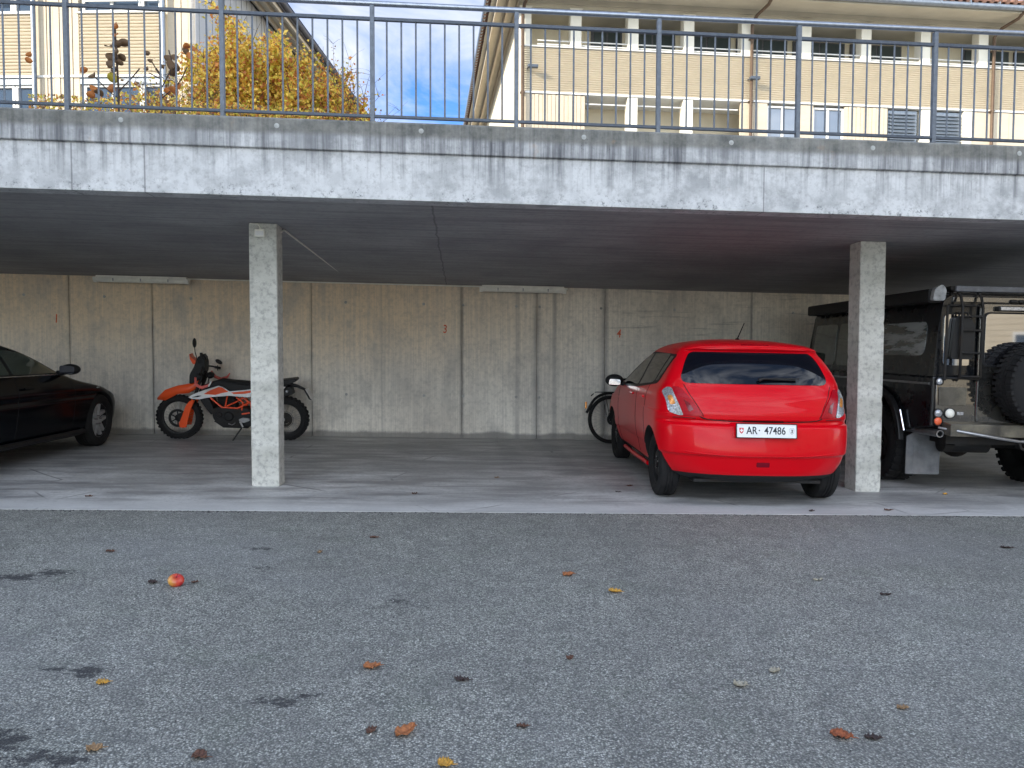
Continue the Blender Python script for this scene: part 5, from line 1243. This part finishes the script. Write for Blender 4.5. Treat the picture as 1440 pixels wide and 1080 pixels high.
# ------------------------------------------------------------------ what stands outside the frame: shades the yard, shows in reflections
def block(name, loc, rz, w, d, h, label, mat, floors, lou=False):
    t = tag(empty(name, loc, rz), label, 'building')
    m = MB(); m.box(-w/2,w/2,-d/2,d/2,0,h); m.build('wall', mat, t)
    m = MB(); m.box(-w/2-.7,w/2+.7,-d/2-.7,d/2+.7,h,h+.35); m.build('roof', M['roof_dark'], t)
    fh = h/floors
    for f in range(floors):
        n = int(w/2.6)
        for i in range(n):
            x = -w/2+w*(i+.5)/n; z = f*fh+fh*.32
            for s in (-1,1):
                m = MB(); y = s*(d/2+.02); m.box(x-.65,x+.65,min(y,y-s*.06),max(y,y-s*.06)+.0,z,z+1.35); fo = m.build('window', M['white_frame'], t)
                m = MB(); y = s*(d/2+.035); m.box(x-.57,x+.57,min(y,y-s*.02),max(y,y-s*.02),z+.08,z+1.27); m.build('pane', M['glass_bldg'], fo)
    if lou:
        m = MB()
        for i in range(int(h/.16)):
            for s in (-1,1): m.box(-w/2,w/2,s*d/2-.012,s*d/2+.012,i*.16+.02,i*.16+.13)
        m.build('cladding', M['wood_lou'], t)
    return t
block('stucco_building', (-21.5,-11.2,-.3), R(90), 21.5, 11, 17, 'tall plain building beside the yard, left of the camera', M['plaster'], 5)
block('timber_building', (17.5,-8.9,-.5), R(62), 20, 8, 9.5, 'timber clad building beyond the yard, behind the camera to the right', M['wood_lou'], 3, True)

# ------------------------------------------------------------------ fallen leaves, apple
def zg(x, y): return -SL*x
LC = {'rust': (.30,.085,.03), 'brown': (.12,.055,.035), 'tan': (.30,.19,.10), 'gold': (.55,.30,.05), 'dark': (.045,.028,.026), 'pale': (.36,.33,.26), 'copper': (.38,.14,.05)}
for k_, c_ in LC.items():
    q = NT('leaf_'+k_); g = q.noise(90, 5, .7); q.base(q.mix(q.ramp(g, [(.35,0.0),(.65,1.0)]), tuple(v*.55 for v in c_), tuple(min(1,v*1.35) for v in c_))); q.rough(.65); q.bump(g, .4, .002); M['l_'+k_] = q.m
def ground_leaf(x, y, L, W, rot, mat, label, curl=.35, seed=0, lobes=0, z0=0.0):
    W = W*1.15; r = random.Random(seed); n = 12; rows = 5; vs = []; fs = []
    for i in range(n+1):
        t = i/n; w = W*.5*math.sin(PI*min(1, t*1.02)**.8)**.75*(1+.10*math.sin(t*31+seed))
        if lobes: w *= .72+.38*abs(math.sin(t*PI*lobes))
        for j in range(rows):
            s = (j-(rows-1)/2)/((rows-1)/2)
            z = .004 + curl*W*.5*(s*s) + curl*.35*L*(t-.5)**2 + r.uniform(-.003,.004)*(1+abs(s)) - .006*(1-abs(s))*0
            vs.append(((t-.5)*L, s*w, z))
    for i in range(n):
        for j in range(rows-1): fs.append((i*rows+j,(i+1)*rows+j,(i+1)*rows+j+1,i*rows+j+1))
    t = tag(empty('fallen_leaf', (x, y, zg(x,y)+z0), R(rot), SL), label, 'leaf', 'fallen leaves on the asphalt')
    m = MB(); m.add(vs, fs); o = m.build('blade', mat, t, smooth=60); sm = o.modifiers.new('s','SOLIDIFY'); sm.thickness = .0012
    m = MB(); m.tube([(L*.46,0,.006+curl*.08*L),(L*.62,.004,.007),(L*.74,.012,.003)], [.0016,.0013,.001], 5); m.tube([(-L*.45,0,.0075+curl*.07*L),(0,0,.0062),(L*.46,0,.0075+curl*.08*L)], .0011, 5); m.build('stalk', mat, t)
    return t
for i, a in enumerate((
 (.601,4.387,.075,.055,20,'copper','orange brown curled leaf on the asphalt, upper one of the two before the empty bay'),
 (.813,4.073,.070,.040,-10,'gold','pale yellow leaf on the asphalt, just right of the orange brown one'),
 (-.378,3.097,.070,.045,15,'copper','light brown crumpled leaf lying alone in the middle left of the asphalt'),
 (-1.38,2.965,.045,.030,10,'gold','small golden leaf beside the dark stain left of the centre'),
 (-.316,2.571,.045,.028,50,'brown','small brown leaf just left of the big oval copper leaf'),
 (-.20,2.559,.088,.050,48,'copper','big oval copper leaf near the bottom edge, largest on the ground'),
 (-.834,2.42,.052,.042,-20,'brown','dark brown crumpled leaf at the bottom edge, below the apple'),
 (-1.179,2.47,.050,.034,10,'tan','tan crumpled leaf beside the large dark stain at bottom left'),
 (.197,2.59,.040,.022,0,'brown','narrow dark brown leaf near the bottom centre'),
 (1.286,2.499,.075,.052,-25,'rust','rust red curled leaf near the bottom right corner'),
 (1.39,2.487,.060,.028,-10,'dark','dark shrivelled leaf just right of the rust red one'),
 (1.08,2.903,.055,.035,-12,'pale','pale grey brown leaf in the lower right of the asphalt'),
 (1.273,3.034,.055,.030,20,'pale','faded tan leaf slightly behind and right of the pale grey one'),
 (.444,3.182,.035,.028,30,'brown','small round brown leaf right of the middle of the asphalt'),
 (-.061,2.351,.050,.045,-10,'gold','yellow brown leaf half cut by the bottom edge'),
 (-.915,4.868,.055,.022,70,'tan','small tan leaf in front of the left pillar bay'),
 (-1.692,4.226,.050,.040,0,'dark','small dark shrivelled leaf just left of the red apple'),
 (-1.47,4.23,.035,.018,25,'brown','tiny brown fragment just right of the red apple'),
 (-.013,2.971,.060,.025,-15,'dark','blackish narrow leaf below the middle of the asphalt'),
 (2.302,4.027,.060,.022,-10,'dark','blackish leaf on the asphalt in front of the red car'),
 (2.05,4.30,.060,.030,10,'pale','pale stone coloured leaf behind the blackish one, before the red car'),
 (1.62,2.70,.045,.020,0,'tan','thin tan leaf in the lower right, above the rust red one'),
 (-.62,5.25,.060,.02,5,'brown','thin brown leaf near the concrete edge, left of the middle'),
 (3.75,5.05,.09,.03,-8,'dark','dark twig-like leaf at the right, in front of the off-roader'),
 (-2.2,4.86,.05,.03,5,'brown','small brown leaf at far left of the asphalt behind the long dark stain'),
 )):
    ground_leaf(a[0],a[1],a[2],a[3],a[4],M['l_'+a[5]],a[6],seed=i*7+3, curl=.25+.25*((i*37)%10)/10, lobes=(2.5 if i % 4 == 0 else 0))
for i, (x, y, L_, W_, rt, c_, lb) in enumerate((
 (1.60,7.35,.06,.03,10,'brown','brown leaf on the concrete floor left of the red car'),
 (1.42,7.02,.05,.02,-30,'dark','blackish leaf on the concrete floor, nearest the red car'),
 (.32,7.75,.045,.03,0,'tan','tan leaf on the concrete floor in the middle bay'),
 (-.45,6.85,.05,.03,20,'brown','brown leaf on the concrete floor right of the left pillar'),
 (4.6,7.05,.06,.035,40,'gold','yellowish leaf on the concrete floor beside the mud flap'),
 (-3.15,6.6,.06,.025,10,'brown','brown leaf on the concrete floor left of the left pillar'),
 (3.6,6.28,.08,.03,0,'brown','brown leaf at the concrete edge below the red car bumper'),
 (2.9,6.22,.05,.03,0,'dark','small black leaf at the concrete edge in front of the red car'))):
    t = ground_leaf(x,y,L_,W_,rt,M['l_'+c_],lb,seed=100+i,z0=.003); t['group'] = 'fallen leaves on the concrete'
ap = tag(empty('apple', (-1.561, 4.20, zg(-1.561,4.2)+.0), R(30), SL, R(25)), 'red and yellow windfall apple lying on the asphalt', 'apple')
q = NT('apple_skin'); P = q.sep(); n = q.noise(18, 5, .6); st_ = q.noise(1, 4, .6, q.coord((40,40,6)))
c = q.mix(q.band(q.math('ADD', P[0], q.math('MULTIPLY', n, .05)), -.022, .03), (.60,.30,.05), (.45,.012,.02)); c = q.mix(q.ramp(st_, [(.45,0.0),(.6,.5)]), c, (.60,.10,.04)); q.base(c); q.rough(.3); q.b.inputs['Coat Weight'].default_value = .3
m = MB(); prof = []
for i in range(25):
    th = PI*i/24; rr_ = .042*(math.sin(th)**.9)*(1+.06*math.cos(th)) ; zz_ = .036*math.cos(th) - (.012*math.exp(-(th/.32)**2)) + .006*math.exp(-((PI-th)/.3)**2)
    prof.append((max(rr_, .0005), zz_))
m.lathe(prof, 32, Matrix.Translation((0,0,.030)) @ Matrix.Diagonal((1,1,.84,1)) @ Matrix.Rotation(-PI/2,4,'Y')); m.build('flesh', q.m, ap, smooth=60)
m = MB(); m.tube([(0,0,.048),(.003,0,.062),(.007,.002,.072)], [.0018,.0016,.0022], 6); m.build('stalk', M['bark'], ap)

# loose grit and crumbs on the yard
r_ = random.Random(77); m = MB()
for i in range(900):
    y = 1.9+4.15*r_.random()**1.3; x = r_.uniform(-.75,.75)*y*1.15; s = r_.uniform(.002,.0055)
    q = [Vector((r_.uniform(.6,1.2)*s*math.cos(a), r_.uniform(.6,1.2)*s*math.sin(a), 0)) for a in (0,1.26,2.5,3.8,5.0)]
    m.add([Vector((x,y,0))+v for v in q]+[Vector((x,y,s*r_.uniform(.6,1.1)))+v*.5 for v in q], [(5,6,7,8,9)]+[(k,(k+1)%5,(k+1)%5+5,k+5) for k in range(5)], r_.choice((0,0,1)))
for i in range(520):
    y = 6.085-abs(r_.gauss(0,.028)); x = r_.uniform(-4.2,5.2) if i % 2 else r_.choice((-3.1,-1.9,-.6,.9,2.2,3.5,4.2))+r_.gauss(0,.22); s = r_.uniform(.003,.010)
    q = [Vector((r_.uniform(.6,1.5)*s*math.cos(a), r_.uniform(.5,1.0)*s*math.sin(a), 0)) for a in (0,1.26,2.5,3.8,5.0)]
    m.add([Vector((x,y,0))+v for v in q]+[Vector((x,y,s*.5))+v*.5 for v in q], [(5,6,7,8,9)]+[(k,(k+1)%5,(k+1)%5+5,k+5) for k in range(5)], 1)
tag(m.build('loose_grit', [simple('pale_grit', (.42,.42,.41), .85), simple('dark_grit', (.06,.06,.06), .85)], shear=True), kind='stuff')

# ------------------------------------------------------------------ light, sky, camera
sd = Vector((-.83,-.56,0)).normalized(); EL = R(25)
sunv = Vector((sd.x*math.cos(EL), sd.y*math.cos(EL), math.sin(EL)))
L = bpy.data.lights.new('sun', 'SUN'); L.energy = 3.3; L.angle = R(.5); L.color = (1.0,.90,.74)
lo = bpy.data.objects.new('sun', L); COL.objects.link(lo); lo.rotation_euler = (-sunv).to_track_quat('-Z','Y').to_euler(); lo.location = (-20,-15,30)
W = bpy.data.worlds.new('World'); scene.world = W; W.use_nodes = True
nt = W.node_tree; N = nt.nodes; bg = N['Background']
sky = N.new('ShaderNodeTexSky'); sky.sky_type = 'NISHITA'; sky.sun_disc = False; sky.sun_elevation = EL
sky.sun_rotation = math.atan2(sunv.x, sunv.y); sky.altitude = 600; sky.air_density = .8; sky.dust_density = .2; sky.ozone_density = 2.0
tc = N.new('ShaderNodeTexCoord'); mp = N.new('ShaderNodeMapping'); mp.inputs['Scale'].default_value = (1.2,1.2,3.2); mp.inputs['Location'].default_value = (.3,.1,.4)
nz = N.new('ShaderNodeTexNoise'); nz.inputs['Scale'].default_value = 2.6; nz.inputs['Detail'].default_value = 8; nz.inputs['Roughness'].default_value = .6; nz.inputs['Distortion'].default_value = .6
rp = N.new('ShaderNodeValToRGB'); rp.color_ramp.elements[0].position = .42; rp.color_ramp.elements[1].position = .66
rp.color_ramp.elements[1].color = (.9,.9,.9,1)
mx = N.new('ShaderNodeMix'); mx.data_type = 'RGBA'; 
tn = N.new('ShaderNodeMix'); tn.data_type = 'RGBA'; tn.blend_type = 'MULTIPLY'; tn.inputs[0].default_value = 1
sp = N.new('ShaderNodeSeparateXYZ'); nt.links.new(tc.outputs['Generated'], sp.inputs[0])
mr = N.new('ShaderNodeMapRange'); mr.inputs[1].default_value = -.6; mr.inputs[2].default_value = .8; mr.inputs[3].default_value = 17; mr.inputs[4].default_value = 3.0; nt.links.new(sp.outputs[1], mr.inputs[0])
m2 = N.new('ShaderNodeMix'); m2.data_type = 'RGBA'; m2.inputs[6].default_value = (1.5,1.3,1.12,1); m2.inputs[7].default_value = (.37,.58,.84,1)
f2 = N.new('ShaderNodeMapRange'); f2.inputs[1].default_value = .2; f2.inputs[2].default_value = .8; nt.links.new(sp.outputs[1], f2.inputs[0]); nt.links.new(f2.outputs[0], m2.inputs[0]); nt.links.new(m2.outputs[2], tn.inputs[7])
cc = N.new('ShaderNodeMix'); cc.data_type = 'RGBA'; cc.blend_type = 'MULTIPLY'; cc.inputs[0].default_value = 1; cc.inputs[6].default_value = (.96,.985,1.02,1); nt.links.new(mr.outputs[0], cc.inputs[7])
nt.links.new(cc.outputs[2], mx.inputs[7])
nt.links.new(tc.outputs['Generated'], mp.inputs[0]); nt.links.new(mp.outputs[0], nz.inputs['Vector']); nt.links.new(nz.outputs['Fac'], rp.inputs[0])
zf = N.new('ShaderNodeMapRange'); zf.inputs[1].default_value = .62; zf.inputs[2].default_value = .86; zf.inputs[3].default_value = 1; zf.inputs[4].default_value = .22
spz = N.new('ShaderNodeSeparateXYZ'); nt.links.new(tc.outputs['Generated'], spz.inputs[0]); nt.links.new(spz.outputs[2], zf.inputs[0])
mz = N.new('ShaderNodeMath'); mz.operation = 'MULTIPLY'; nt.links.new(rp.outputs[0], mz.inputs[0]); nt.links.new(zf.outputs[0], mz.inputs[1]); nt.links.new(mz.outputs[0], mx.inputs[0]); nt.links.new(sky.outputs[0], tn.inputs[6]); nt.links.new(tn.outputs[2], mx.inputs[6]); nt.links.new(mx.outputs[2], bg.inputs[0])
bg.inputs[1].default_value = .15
cam = bpy.data.cameras.new('camera'); co = bpy.data.objects.new('camera', cam); COL.objects.link(co); scene.camera = co
cam.sensor_fit = 'HORIZONTAL'; cam.angle = 2*math.atan(720/1080); cam.clip_end = 3000; cam.clip_start = .05
co.matrix_world = Matrix.Translation((0,0,1.3)) @ Matrix.Rotation(-R(3.5),4,'Z') @ Matrix.Rotation(PI/2 - math.atan(48/1080),4,'X') @ Matrix.Rotation(.003,4,'Z')
scene.view_settings.view_transform = 'Standard'; scene.view_settings.look = 'None'; scene.view_settings.exposure = EXPO; scene.view_settings.gamma = 1
scene.render.engine = 'CYCLES'; scene.cycles.max_bounces = 8; scene.cycles.diffuse_bounces = 4
scene.render.resolution_x = 1024; scene.render.resolution_y = 768
